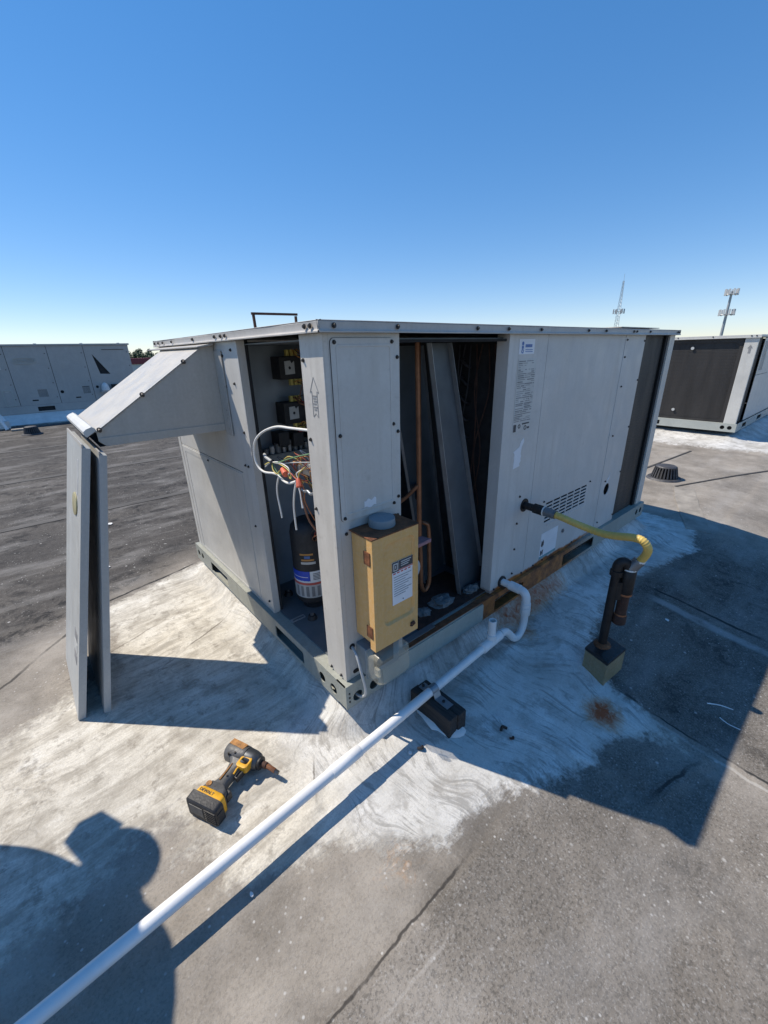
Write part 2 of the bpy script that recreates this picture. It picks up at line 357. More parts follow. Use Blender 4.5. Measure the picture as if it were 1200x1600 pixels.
def build_roof():
    fx = np.arange(-1.25, 2.75, 0.0125); fy = np.arange(-1.15, 2.0, 0.0125)
    def outer(a, b, lim): 
        out = []; st = 0.02; p = b
        while p < lim: p += st; out.append(p); st *= 1.16
        return out
    xs = np.array(sorted([-v for v in outer(0, 1.25, 26)] + list(fx) + outer(0, 2.75, 34)))
    ys = np.array(sorted([-v for v in outer(0, 1.15, 8)] + list(fy) + outer(0, 2.0, 24)))
    X, Y = np.meshgrid(xs, ys, indexing='ij'); x = X.ravel(); y = Y.ravel()
    n1 = fbm2(x, y, 2.2, 5, 1); n2 = fbm2(x, y, 9, 4, 2); n3 = fbm2(x, y, 0.7, 4, 3)
    # height: curb fillets under the units, roof pitch, blisters, lap steps
    z = roof_slope(x, y)
    dcurb = boxdist(x, y, 0.07, 2.61, 0.07, 1.52)
    dd = dcurb + (n2 - 0.5) * 0.03
    z = z + (-0.006 - z) * sstep(0.15, 0.0, dd)
    cr2 = boxdist(x, y, 6.68, 9.3, 0.32, 2.0); z = z + (0.025 - z) * sstep(0.35, 0.0, cr2)
    fine = (x > -1.4) & (x < 2.9) & (y > -1.3) & (y < 2.2)
    z = z + np.where(fine & (dcurb > 0.0), (n1 - 0.5) * 0.010 + (n2 - 0.5) * 0.004, 0)
    # a wrinkle ridge in the coating and the laps of the cap sheet
    def ridge(ax, ay, bx, by, wd, h):
        ex, ey = bx - ax, by - ay; t = np.clip(((x - ax) * ex + (y - ay) * ey) / (ex * ex + ey * ey), 0, 1)
        d = np.hypot(x - ax - t * ex, y - ay - t * ey) + (n2 - 0.5) * 0.03
        return h * np.exp(-(d / wd) ** 2)
    z = z + ridge(-0.42, 0.95, -0.05, 1.15, 0.02, 0.006) + ridge(-0.75, -0.02, -0.25, 0.02, 0.02, 0.003) + ridge(-0.24, -0.16, -0.16, -0.02, 0.012, 0.006)
    z = z + ridge(0.45, -0.33, 0.62, -0.75, 0.02, 0.008) + ridge(0.87, -0.86, 0.60, -0.80, 0.02, 0.008)
    lap1 = sstep(-0.008, 0.008, x - 0.93 + (n1 - 0.5) * 0.02) * sstep(-0.36, -0.42, y + (n1 - 0.5) * 0.1)
    lap2 = sstep(0.012, -0.012, y + 0.535 + (n1 - 0.5) * 0.02) * sstep(0.3, 0.1, x)
    z = z + lap1 * 0.006 + lap2 * 0.005
    # masks of what the roof is made of
    white = [(-2.4, 0.35), (-1.0, 1.02), (-0.52, 1.56), (0.05, 1.72), (1.2, 1.75), (2.7, 1.70), (3.05, 1.2), (3.0, -0.30), (2.55, -0.42), (2.0, -0.30), (1.50, -0.29),
             (1.12, -0.36), (0.99, -0.52), (0.94, -0.66), (0.90, -0.86), (0.62, -0.78), (0.42, -0.62), (0.20, -0.50), (-0.02, -0.50), (-0.16, -0.40), (-0.26, -0.30), (-0.48, -0.24), (-0.72, -0.10), (-0.90, -0.02), (-2.4, 0.1)]
    dw = polydist(x, y, white)
    coat = sstep(0.09, -0.16, dw)
    coat = np.maximum(coat, sstep(0.95, 0.55, boxdist(x, y, 6.68, 9.3, 0.32, 2.0)))
    coat = np.maximum(coat, sstep(1.3, 0.9, boxdist(x, y, -3.3, 1.7, 11.1, 12.6)) * 0.9)
    # worn areas of the coating
    worn = 0.55 * sstep(-0.25, -0.8, x) * sstep(0.0, 0.5, n1) * 0.6 + 0.45 * sstep(0.25, 0.05, np.hypot((x + 0.62) * 0.9, y + 0.02))
    worn = worn + 0.75 * sstep(0.30, 0.10, np.hypot((x - 0.66) * 1.0, (y + 0.78) * 1.3)) + 0.25 * sstep(0.4, 0.1, np.hypot(x - 0.5, y + 0.62))
    # thinner coating in a band by the leaning doors and left edge
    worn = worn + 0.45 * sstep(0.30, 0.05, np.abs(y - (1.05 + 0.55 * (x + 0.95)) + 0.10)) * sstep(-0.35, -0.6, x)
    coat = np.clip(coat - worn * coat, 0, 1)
    # membrane tone: 0 black cap sheet, 1 pale grey weathered
    tone = np.full(x.shape, 0.60)
    left = sstep(1.0, 1.6, y - 0.55 * (x + 0.95)) * sstep(3.2, 2.2, x - 0.0 * y)
    tone = tone * (1 - left) + 0.04 * left
    darkm = sstep(0.0, 0.02, x - 0.93) * sstep(-0.28, -0.34, y) * sstep(3.1, 2.7, x) 
    tone = tone * (1 - darkm) + 0.36 * darkm
    fr = sstep(-0.52, -0.56, y) * sstep(0.95, 0.9, x); tone = tone * (1 - fr) + (0.62 + 0.45 * (n3 - 0.5)) * fr
    mid_ = sstep(-0.53, -0.50, y) * sstep(0.1, -0.1, x) * (1 - left); tone = tone * (1 - mid_) + (0.95 + 0.3 * (n3 - 0.5)) * mid_
    rightfar = sstep(2.6, 3.2, x); tone = tone * (1 - rightfar) + (0.90 + 0.5 * (n3 - 0.5)) * rightfar
    tone = np.clip(tone + (n1 - 0.5) * 0.28 + (n3 - 0.5) * 0.24, 0, 1)
    gran = np.clip(darkm + fr * 0.7 + 0.25, 0, 1)
    rust = 1.25 * sstep(0.13, 0.0, np.hypot((x - 0.79), (y + 0.555) * 1.1))
    rust = np.maximum(rust, 0.95 * sstep(0.12, 0.0, np.abs(y + 0.02)) * sstep(0.75, 0.95, x) * sstep(1.65, 1.35, x))
    rust = np.maximum(rust, 0.8 * sstep(0.12, 0.0, np.hypot(x - 0.95, (y + 0.11))))
    rust = np.maximum(rust, 0.28 * sstep(0.16, 0.0, np.hypot((x + 0.15) * 1.0, (y + 0.42) * 1.6)))
    fresh = sstep(0.75, 0.30, boxdist(x, y, 0.32, 2.6, -0.15, 1.5)) * sstep(0.25, 0.10, y) + 0.50 * sstep(0.30, 0.08, boxdist(x, y, 0.05, 2.6, 0.05, 1.55))
    fresh = np.clip(fresh + 0.5 * (n1 - 0.5), 0, 1)
    fresh = np.maximum(fresh, sstep(1.2, 0.8, boxdist(x, y, 6.68, 9.3, 0.32, 2.0)))
    sdir = sstep(0.25, 0.45, x) * sstep(-0.15, -0.3, y)
    me = bpy.data.meshes.new('roof'); nx, ny = len(xs), len(ys)
    idx = np.arange(nx * ny).reshape(nx, ny)
    quads = np.stack([idx[:-1, :-1], idx[1:, :-1], idx[1:, 1:], idx[:-1, 1:]], -1).reshape(-1, 4)
    me.vertices.add(nx * ny); me.vertices.foreach_set('co', np.stack([x, y, z], -1).ravel())
    me.loops.add(quads.size); me.loops.foreach_set('vertex_index', quads.ravel())
    me.polygons.add(len(quads)); me.polygons.foreach_set('loop_start', np.arange(0, quads.size, 4))
    me.update(); me.validate()
    me.polygons.foreach_set('use_smooth', [True] * len(me.polygons))
    for nm, arr in (('coat', coat), ('tone', tone), ('gran', gran), ('rust', rust), ('sdir', sdir), ('fresh', fresh)):
        a = me.attributes.new(nm, 'FLOAT', 'POINT'); a.data.foreach_set('value', arr.astype(np.float32))
    return me
def roof_material():
    mt, t, b = nt('roof_surface'); h = NB(t); o = h.coord()
    coat, tone, gran, rust, sdir = [h.attr(k) for k in ('coat', 'tone', 'gran', 'rust', 'sdir')]
    # brush strokes: long noise in a warped frame so that the sweeps curve
    w1 = h.N.new('ShaderNodeTexNoise'); w1.inputs['Scale'].default_value = 1.7; w1.inputs['Detail'].default_value = 2; t.links.new(o, w1.inputs['Vector'])
    w2 = h.N.new('ShaderNodeVectorMath'); w2.operation = 'SUBTRACT'; t.links.new(w1.outputs['Color'], w2.inputs[0]); w2.inputs[1].default_value = (0.5, 0.5, 0.5)
    w3 = h.N.new('ShaderNodeVectorMath'); w3.operation = 'SCALE'; w3.inputs['Scale'].default_value = 0.16; t.links.new(w2.outputs[0], w3.inputs[0])
    w4 = h.N.new('ShaderNodeVectorMath'); w4.operation = 'ADD'; t.links.new(o, w4.inputs[0]); t.links.new(w3.outputs[0], w4.inputs[1]); ow = w4.outputs[0]
    iso = h.noise(o, 8.5, 7, 0.66, 0.8)
    sx = h.mix(0.42, h.noise(h.mapping(ow, (2.6, 24, 1), (0, 0, R(-14))), 1.0, 8, 0.74, 0.5), iso)
    sy = h.mix(0.35, h.noise(h.mapping(ow, (30, 3.0, 1), (0, 0, R(12))), 1.0, 8, 0.74, 0.6), iso)
    st = h.mix(sdir, sx, sy)
    swirl = h.noise(h.mapping(o, (6, 6, 6)), 1.0, 6, 0.6, 0.8)
    blot = h.noise(o, 4.0, 7, 0.65)
    fine = h.noise(o, 165, 4, 0.7); mid = h.noise(o, 38, 5, 0.7); grain = h.noise(o, 420, 2, 0.7)
    # membrane
    dk = h.mix(h.rng(mid, 0.3, 0.7), (0.034, 0.031, 0.029), (0.075, 0.068, 0.062))
    pl = h.mix(h.rng(blot, 0.3, 0.7), (0.19, 0.168, 0.140), (0.38, 0.338, 0.285))
    tn = h.math('ADD', tone, h.math('MULTIPLY', h.math('SUBTRACT', st, 0.5), 0.22))
    mem = h.mix(h.rng(tn, 0.0, 1.0), dk, pl)
    sp = h.rng(fine, 0.54, 0.68)
    mem = h.mix(h.math('MULTIPLY', sp, h.math('ADD', h.math('MULTIPLY', gran, 0.55), 0.10)), mem, (0.42, 0.41, 0.39))
    spd = h.rng(h.noise(o, 95, 4, 0.75), 0.56, 0.44, 1, 0)
    spd = h.rng(h.noise(h.mapping(o, (1, 1, 1), loc=(3, 1, 0)), 135, 5, 0.78), 0.50, 0.41)
    mem = h.mix(h.math('MULTIPLY', spd, h.math('ADD', h.math('MULTIPLY', gran, 0.42), 0.12)), mem, (0.035, 0.033, 0.03))
    blk = h.math('MULTIPLY', h.rng(h.noise(o, 11, 8, 0.8, 0.6), 0.49, 0.58), h.rng(h.noise(o, 2.3, 3, 0.5), 0.40, 0.55))
    mem = h.mix(h.math('MULTIPLY', blk, h.math('MULTIPLY', h.rng(tone, 0.55, 0.30), 0.85)), mem, (0.012, 0.012, 0.013))
    # bird-dropping like white specks and smears
    vs = h.voro(o, 17); vs2 = h.voro(h.mapping(o, (1.0, 1.0, 1), loc=(.3, .7, 0)), 43)
    spot = h.math('ADD', h.math('MULTIPLY', h.rng(vs, 0.13, 0.05), h.rng(h.noise(o, 9, 2), 0.52, 0.58)), h.math('MULTIPLY', h.rng(vs2, 0.17, 0.08), h.rng(h.noise(o, 6, 2), 0.46, 0.6)))
    mem = h.mix(h.math('MULTIPLY', h.rng(spot, 0, 1), 0.65), mem, (0.58, 0.57, 0.54))
    smear = h.math('MULTIPLY', h.rng(h.noise(h.mapping(o, (1.2, 3.4, 1), (0, 0, R(6))), 1.4, 8, 0.66), 0.50, 0.72), 0.34)
    mem = h.mix(smear, mem, (0.40, 0.385, 0.365))
    worn = h.math('MULTIPLY', h.rng(h.noise(o, 2.6, 9, 0.68), 0.50, 0.64), h.rng(tone, 0.35, 0.6))
    mem = h.mix(h.math('MULTIPLY', worn, 0.40), mem, (0.40, 0.365, 0.32))
    # coating
    ct = h.mix(h.rng(blot, 0.3, 0.7), (0.53, 0.49, 0.415), (0.73, 0.695, 0.615))
    ct = h.mix(h.math('MULTIPLY', h.rng(st, 0.48, 0.58), 0.62), ct, (0.27, 0.24, 0.195))
    ct = h.mix(h.math('MULTIPLY', h.rng(st, 0.47, 0.41), 0.55), ct, (0.78, 0.755, 0.69))
    ct = h.mix(h.math('MULTIPLY', h.rng(h.noise(o, 5.5, 12, 0.74), 0.52, 0.60), 0.50), ct, (0.30, 0.27, 0.225))
    ct = h.mix(h.math('MULTIPLY', h.rng(h.noise(o, 22, 6, 0.75), 0.53, 0.66), 0.60), ct, (0.23, 0.205, 0.17))
    ct = h.mix(h.math('MULTIPLY', h.rng(fine, 0.46, 0.70), 0.42), ct, (0.30, 0.27, 0.23))
    ct = h.mix(h.math('MULTIPLY', h.rng(h.noise(o, 2.1, 5, 0.6, 0.4), 0.50, 0.72), 0.55), ct, (0.31, 0.285, 0.24))
    # newer, chalkier coats brushed on close to the unit
    fr_ = h.attr('fresh')
    nw = h.mix(h.rng(blot, 0.35, 0.65), (0.54, 0.525, 0.485), (0.74, 0.73, 0.70))
    w5 = h.N.new('ShaderNodeVectorMath'); w5.operation = 'SCALE'; w5.inputs['Scale'].default_value = 0.62; t.links.new(w2.outputs[0], w5.inputs[0])
    w6 = h.N.new('ShaderNodeVectorMath'); w6.operation = 'ADD'; t.links.new(o, w6.inputs[0]); t.links.new(w5.outputs[0], w6.inputs[1]); oc = w6.outputs[0]
    lines = h.mix(0.30, h.noise(h.mapping(oc, (42, 4.5, 1), (0, 0, R(12))), 1.0, 9, 0.78, 0.9), iso)
    nw = h.mix(h.math('MULTIPLY', h.rng(lines, 0.51, 0.58), 0.70), nw, (0.24, 0.23, 0.21))
    nw = h.mix(h.math('MULTIPLY', h.rng(h.noise(o, 9, 10, 0.76), 0.51, 0.62), 0.60), nw, (0.29, 0.27, 0.24))
    nw = h.mix(h.math('MULTIPLY', h.rng(h.noise(o, 3.1, 6, 0.6, 0.5), 0.48, 0.64), 0.50), nw, (0.33, 0.31, 0.275))
    nw = h.mix(h.math('MULTIPLY', h.rng(fine, 0.47, 0.70), 0.35), nw, (0.32, 0.30, 0.27))
    ct = h.mix(h.rng(h.math('ADD', fr_, h.math('MULTIPLY', h.math('SUBTRACT', iso, 0.5), 0.9)), 0.30, 0.75), ct, nw)
    # hairline cracks in the coating
    wv = h.N.new('ShaderNodeVectorMath'); wv.operation = 'ADD'
    t.links.new(o, wv.inputs[0]); nz = h.N.new('ShaderNodeTexNoise'); nz.inputs['Scale'].default_value = 7; nz.inputs['Detail'].default_value = 5; t.links.new(o, nz.inputs['Vector'])
    sc2 = h.N.new('ShaderNodeVectorMath'); sc2.operation = 'SCALE'; sc2.inputs['Scale'].default_value = 0.22; t.links.new(nz.outputs['Color'], sc2.inputs[0]); t.links.new(sc2.outputs[0], wv.inputs[1])
    vc = h.voro(wv.outputs[0], 2.7, 'DISTANCE_TO_EDGE')
    crack = h.math('MULTIPLY', h.rng(vc, 0.012, 0.003), h.rng(h.noise(o, 3.3, 2), 0.47, 0.56))
    ct = h.mix(h.math('MULTIPLY', crack, 0.22), ct, (0.10, 0.09, 0.08))
    k = h.math('ADD', coat, h.math('MULTIPLY', h.math('SUBTRACT', st, 0.5), 0.85))
    k = h.math('ADD', k, h.math('MULTIPLY', h.math('SUBTRACT', mid, 0.5), 0.75))
    k = h.math('ADD', k, h.math('MULTIPLY', h.math('SUBTRACT', blot, 0.5), 0.6))
    cm = h.rng(k, 0.36, 0.58)
    c = h.mix(cm, mem, ct)
    wob = h.math('MULTIPLY', h.math('SUBTRACT', h.noise(o, 9, 4, 0.6), 0.5), 0.035)
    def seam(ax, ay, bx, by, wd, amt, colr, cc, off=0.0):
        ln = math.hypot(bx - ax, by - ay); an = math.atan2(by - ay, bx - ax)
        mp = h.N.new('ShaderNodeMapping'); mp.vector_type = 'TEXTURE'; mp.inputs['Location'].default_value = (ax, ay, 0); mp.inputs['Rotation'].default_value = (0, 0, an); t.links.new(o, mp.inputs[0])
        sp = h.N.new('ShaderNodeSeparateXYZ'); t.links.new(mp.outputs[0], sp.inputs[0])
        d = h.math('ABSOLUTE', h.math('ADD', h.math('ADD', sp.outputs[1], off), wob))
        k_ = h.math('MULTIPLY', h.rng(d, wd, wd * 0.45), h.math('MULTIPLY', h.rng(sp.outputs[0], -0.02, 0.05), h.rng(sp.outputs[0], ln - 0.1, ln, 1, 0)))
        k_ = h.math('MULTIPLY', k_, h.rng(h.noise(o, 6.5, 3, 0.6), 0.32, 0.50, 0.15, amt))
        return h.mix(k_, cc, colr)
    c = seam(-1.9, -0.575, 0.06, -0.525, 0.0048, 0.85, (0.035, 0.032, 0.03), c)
    c = seam(-1.9, -0.66, -0.10, -0.60, 0.004, 0.30, (0.48, 0.45, 0.41), c)
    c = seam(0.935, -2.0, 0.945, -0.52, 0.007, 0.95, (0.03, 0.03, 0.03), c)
    c = seam(0.905, -2.0, 0.915, -0.60, 0.008, 0.45, (0.50, 0.48, 0.44), c)
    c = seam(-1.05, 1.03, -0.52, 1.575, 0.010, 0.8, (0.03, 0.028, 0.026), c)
    c = seam(-0.54, 1.565, 0.04, 1.72, 0.011, 1.0, (0.02, 0.02, 0.02), c)  # black line paints the edge shadow where the coated sheet ends
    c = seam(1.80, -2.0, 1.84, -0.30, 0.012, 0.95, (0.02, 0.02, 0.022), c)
    c = seam(1.70, -1.6, 1.74, -0.36, 0.035, 0.55, (0.42, 0.41, 0.39), c)
    c = seam(-0.42, 0.80, -0.02, 1.00, 0.006, 0.7, (0.12, 0.10, 0.085), c)
    c = seam(-0.78, 0.98, -0.30, 1.18, 0.005, 0.6, (0.13, 0.11, 0.09), c)
    c = seam(-0.16, -0.02, -0.24, -0.17, 0.004, 0.8, (0.10, 0.085, 0.07), c)
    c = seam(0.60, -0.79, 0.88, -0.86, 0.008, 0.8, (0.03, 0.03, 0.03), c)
    rk = h.math('ADD', rust, h.math('MULTIPLY', h.math('SUBTRACT', h.noise(o, 20, 7, 0.78, 1.4), 0.5), 2.0))
    rk = h.math('MULTIPLY', h.rng(rk, 0.25, 1.15), h.rng(rust, 0.0, 0.2))
    rc = h.mix(h.rng(rk, 0.3, 1.0), (0.50, 0.24, 0.07), (0.36, 0.075, 0.016))
    c = h.mix(h.math('MULTIPLY', rk, 0.95), c, rc)
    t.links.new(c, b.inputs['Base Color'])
    b.inputs['Roughness'].default_value = 0.85; b.inputs['Specular IOR Level'].default_value = 0.25
    nm = h.bump(st, 0.55, 0.004)
    nm = h.bump(h.math('MULTIPLY', h.noise(h.mapping(oc, (38, 4, 1), (0, 0, R(12))), 1.0, 4, 0.6, 0.8), h.attr('fresh')), 0.8, 0.006, nm)
    nm = h.bump(swirl, 0.35, 0.006, nm)
    nm = h.bump(fine, 0.55, 0.0022, nm)
    nm = h.bump(grain, 0.5, 0.001, nm)
    nm = h.bump(cm, 0.5, 0.0025, nm)
    t.links.new(nm, b.inputs['Normal'])
    return mt
me = build_roof(); M['roof'] = roof_material(); me.materials.append(M['roof'])
roof = struct(link('roof', me))
M['lap'] = simple('lap_strip', (0.16, 0.152, 0.142), 0.9, 0, 0.45, 12, 0.5, 60)
M['lap_dark'] = simple('lap_strip_dark', (0.05, 0.048, 0.046), 0.9, 0, 0.5, 14, 0.5, 60)
M['lap_far'] = simple('lap_strip_far', (0.085, 0.080, 0.074), 0.9, 0, 0.6, 3, 0.5, 60, stretch=(1, 4, 1))
M['lap_pale'] = simple('lap_strip_pale', (0.27, 0.245, 0.21), 0.9, 0, 0.4, 9, 0.5, 60)
def strip(pts, wd, mat, h=0.004, zoff=0.0):
    """a lap strip of roofing laid over the roof along a polyline"""
    P = smoothpath([(a, b, 0) for a, b in pts], 10); mb = MB(); n = len(P); vs = []
    for i, q in enumerate(P):
        t = (P[min(i + 1, n - 1)] - P[max(i - 1, 0)]).normalized(); s = Vector((-t.y, t.x, 0))
        j = 1 + 0.10 * noise.noise(q * 6.0)
        for sgn in (-1, 1):
            e = q + s * sgn * wd / 2 * j
            zz = float(roof_slope(np.array([e.x]), np.array([e.y]))[0]) + zoff
            vs += [(e.x, e.y, zz - 0.01), (e.x, e.y, zz + h)]
    fs = []
    for i in range(n - 1):
        a = i * 4; b = a + 4
        fs += [(a + 1, b + 1, b + 3, a + 3), (a, a + 1, b + 1, b), (a + 2, b + 2, b + 3, a + 3)]
    fs += [(0, 1, 3, 2), ((n - 1) * 4, (n - 1) * 4 + 2, (n - 1) * 4 + 3, (n - 1) * 4 + 1)]
    mb.add(vs, fs); return mb.build('lap_strip', mat, roof)
strip([(2.9, -0.32), (3.45, -0.10), (3.9, 0.05)], 0.16, 'lap_pale', 0.005)
strip([(4.3, 0.55), (5.6, 0.45)], 0.022, 'lap_dark', 0.006)
strip([(3.9, 0.12), (4.9, -0.25), (6.2, -0.70)], 0.018, 'lap_dark', 0.006)
strip([(-4, 3.2), (-1, 3.35), (2.2, 3.3)], 0.09, 'lap_far', 0.004)
strip([(-4, 5.0), (-1, 5.1), (2.4, 5.0)], 0.09, 'lap_far', 0.004)
strip([(-5, 7.2), (-1, 7.3), (2.6, 7.1)], 0.09, 'lap_far', 0.004)
# low parapet at the far edge of the roof
struct(MB().box(-26, 34, 23.6, 24.0, -0.6, 0.10).build('parapet', 'palewall', None, 0, 0.01))
# the land beyond and below the roof
lm = MB(); n = 48
lm.add([(0, 0, -5.0)] + [(3500 * math.cos(2 * math.pi * i / n), 3500 * math.sin(2 * math.pi * i / n), -5.0) for i in range(n)], [(0, 1 + i, 1 + (i + 1) % n) for i in range(n)])
struct(lm.build('ground', 'grass'))
#NEXT
# ------------------------------------------------------------------ the open rooftop unit
L_, W_, H_ = 2.68, 1.59, 1.25
unit = thing('rooftop_unit', 'large grey packaged rooftop air conditioner with open service bays and sloped intake hood', 'air conditioner', (1.34, 0.8, 0.0))
# base rails with real fork slots and lifting holes
def base_rail(name, mb): return mb.build(name, 'rail', unit, 0, 0.0)
front = MB().plate(rect(0, L_, 0, 0.10),
    [circ(0.050, 0.036, 0.021), circ(0.125, 0.040, 0.021), rrect(0.86, 1.10, 0.012, 0.072, 0.006), rrect(1.50, 1.88, 0.012, 0.076, 0.006), circ(2.56, 0.05, 0.021), circ(2.63, 0.05, 0.021)], 'y', 0.0, 0.004)
front.box(0, L_, 0.004, 0.055, 0.096, 0.10); front.box(0, L_, 0.004, 0.05, 0.0, 0.004)
fr_rail = base_rail('base_rail', front)
left = MB().plate(rect(0.004, W_, 0, 0.10), [circ(0.080, 0.040, 0.021), circ(0.155, 0.042, 0.021), rrect(0.29, 0.53, 0.014, 0.070, 0.006), rrect(1.08, 1.33, 0.014, 0.070, 0.006), circ(1.476, 0.05, 0.02), circ(1.54, 0.05, 0.02)], 'x', 0.0, 0.004)
left.box(0.004, 0.055, 0.055, W_, 0.096, 0.10); left.box(0.004, 0.05, 0.05, W_, 0.0, 0.004)
base_rail('base_rail', left)
base_rail('base_rail', MB().plate(rect(0.004, W_ - 0.004, 0, 0.10), [circ(0.08, 0.05, 0.021), circ(0.155, 0.05, 0.021)], 'x', L_ - 0.004, L_))
base_rail('base_rail', MB().plate(rect(0.004, L_, 0, 0.10), [], 'y', W_ - 0.004, W_))
cov = MB().plate(rrect(0.165, 0.765, 0.004, 0.094, 0.010), [], 'y', -0.005, -0.001).build('rail_cover', 'rail_cover', unit, 0, 0.001)
# short corner splice of the rails: small bolts under the near corner
for zz in (0.03, 0.048, 0.066): MB().cyl((0.014, 0.0005, zz), (0.014, -0.003, zz), 0.0035, None, 8).build('bolt', 'screw', unit)
# dark void behind the rails so that holes read deep
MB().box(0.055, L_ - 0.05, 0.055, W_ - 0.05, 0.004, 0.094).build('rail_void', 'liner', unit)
# lid
def lid_z(x, y): return 0.004 * noise.noise(Vector((x * 1.7, y * 1.7, 3.1)))
lid = MB(); nx_, ny_ = 40, 20; vs = []; fs = []
for i in range(nx_ + 1):
    for j in range(ny_ + 1):
        x = L_ * i / nx_; y = W_ * j / ny_
        e = min(x, L_ - x, y, W_ - y); vs.append((x, y, H_ - 0.002 + min(1, e / 0.2) * (0.006 + lid_z(x, y))))
for i in range(nx_):
    for j in range(ny_):
        a = i * (ny_ + 1) + j; fs.append((a, a + ny_ + 1, a + ny_ + 2, a + 1))
lid.add(vs, fs)
lid.build('lid', 'cap', unit, 30)
def skirt(p0, p1, inward, mat='cap'):
    """rolled edge of the lid along one side, with a drip lip at its foot and slight waviness"""
    p0, p1, nrm = Vector(p0), Vector(p1), Vector(inward); mb = MB(); k = 36; vs = []
    prof = [(0.010, 0.0), (0.003, -0.001), (0.0, -0.005), (0.0015, -0.020), (0.0, -0.024), (-0.003, -0.0265), (-0.003, -0.030), (0.004, -0.030), (0.006, -0.004)]
    for i in range(k + 1):
        q = p0.lerp(p1, i / k); wob = 0.0022 * noise.noise(q * 2.1) + 0.0012 * noise.noise(q * 9)
        for a, b in prof: vs.append(q + nrm * (a + wob) + Vector((0, 0, b + 0.4 * wob)))
    m_ = len(prof)
    fs = [(i * m_ + j, i * m_ + (j + 1) % m_, (i + 1) * m_ + (j + 1) % m_, (i + 1) * m_ + j) for i in range(k) for j in range(m_)]
    mb.add(vs, fs); return mb.build('lid_edge', mat, unit, 40)
skirt((0, 0, H_), (L_, 0, H_), (0, 1, 0)); skirt((0, W_, H_), (0, 0, H_), (1, 0, 0)); skirt((L_, 0, H_), (L_, W_, H_), (-1, 0, 0)); skirt((L_, W_, H_), (0, W_, H_), (0, -1, 0))
# a second, slightly lifted sheet on the lid's far end
MB().box(1.80, 2.33, 0.012, 0.9, H_ + 0.0045, H_ + 0.0085).build('lid_sheet', 'cap', unit, 0, 0.001)
ZT = 1.221; ZB = 0.101
# corner post (L section) and frame posts
cp = MB().plate([(0.02, ZB), (0.134, ZB), (0.134, ZT), (0.02, ZT)], [], 'x', 0.02, 0.024)
cp.box(0.024, 0.038, 0.02, 0.024, ZB, ZT); cp.box(0.024, 0.05, 0.130, 0.134, ZB, ZT)
cp.build('corner_post', 'paint', unit, 0, 0.0012)
cpn = MB().plate(rect(0.0385, 0.286, ZB, ZT), [], 'y', 0.021, 0.025)
cpn.box(0.282, 0.286, 0.025, 0.20, ZB, ZT); cpn.build('corner_panel', 'paint_panel', unit, 0, 0.001)  # inward return deepened, out of view, to block sun leaking through the bay
# flat cover with rounded corners and an embossed border
ac = MB().plate(rrect(0.043, 0.262, 0.697, 1.208, 0.012), [], 'y', 0.0165, 0.0195).build('access_cover', 'paint_panel', unit, 0, 0.001)
emb = MB().plate(rrect(0.058, 0.250, 0.715, 1.192, 0.010), [rrect(0.064, 0.244, 0.721, 1.186, 0.008)], 'y', 0.0150, 0.0170); emb.build('embossed_border', 'paint_panel', ac, 0, 0.0009)
MB().plate(rrect(0.0422, 0.2628, 0.6962, 1.2088, 0.013), [], 'y', 0.0198, 0.0208).build('gasket', 'liner', ac)  # black rim of the gasket plate paints a thin shade line round the cover
post2 = MB().plate([(0.566, ZB), (0.682, ZB), (0.682, ZT), (0.566, ZT)], [], 'x', 0.02, 0.024)
post2.box(0.024, 0.05, 0.566, 0.570, ZB, ZT); post2.build('frame_post', 'paint_panel', unit, 0, 0.0012)
MB().box(0.0505, 0.062, 0.5655, 0.572, ZB, ZT).build('gasket', 'liner', unit)
up = MB().plate(rect(0.6835, 1.522, 0.726, ZT), [], 'x', 0.022, 0.026).build('intake_panel', 'paint_panel', unit, 0, 0.001)
lo = MB().plate(rect(0.6835, 1.522, ZB, 0.7235), [], 'x', 0.021, 0.025).build('lower_panel', 'paint_panel', unit, 0, 0.001)
MB().plate(rect(0.694, 1.512, 0.112, 0.716), [rect(0.700, 1.470, 0.118, 0.690)], 'x', 0.0195, 0.0215).build('panel_border', 'paint_panel', lo, 0, 0.0008)
MB().box(0.02, 0.024, 1.524, 1.57, ZB, ZT).build('frame_post', 'paint_panel', unit)
# right-hand front panels
sp = MB().plate(rect(0.842, 1.118, ZB, ZT), [circ(1.064, 0.488, 0.028), circ(0.929, 0.135, 0.024)], 'y', 0.020, 0.024)
sp.box(0.842, 0.846, 0.024, 0.075, ZB, ZT); sp.build('service_panel', 'paint_right', unit, 0, 0.001)
slots = []
for r_ in range(6):
    for c_ in range(6):
        x0 = 1.272 + c_ * 0.0745; z0 = 0.444 - r_ * 0.0195
        slots.append(rect(x0, x0 + 0.066, z0 - 0.0105, z0))
dr = MB().plate(rect(1.1205, 1.898, ZB, ZT), slots, 'y', 0.0205, 0.0245).build('blower_door', 'paint_right', unit)
st_ = MB().plate(rect(1.8985, 2.168, ZB, ZT), [circ(1.991, 0.352, 0.036)], 'y', 0.0185, 0.0225).build('door_strip', 'paint_right', unit, 0, 0.001)
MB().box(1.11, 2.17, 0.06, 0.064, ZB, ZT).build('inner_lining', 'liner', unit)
MB().plate(rect(1.30, 1.72, 0.312, 0.322), [], 'y', 0.0185, 0.0205).build('louvre_lip', 'paint_right', dr, 0, 0.001)
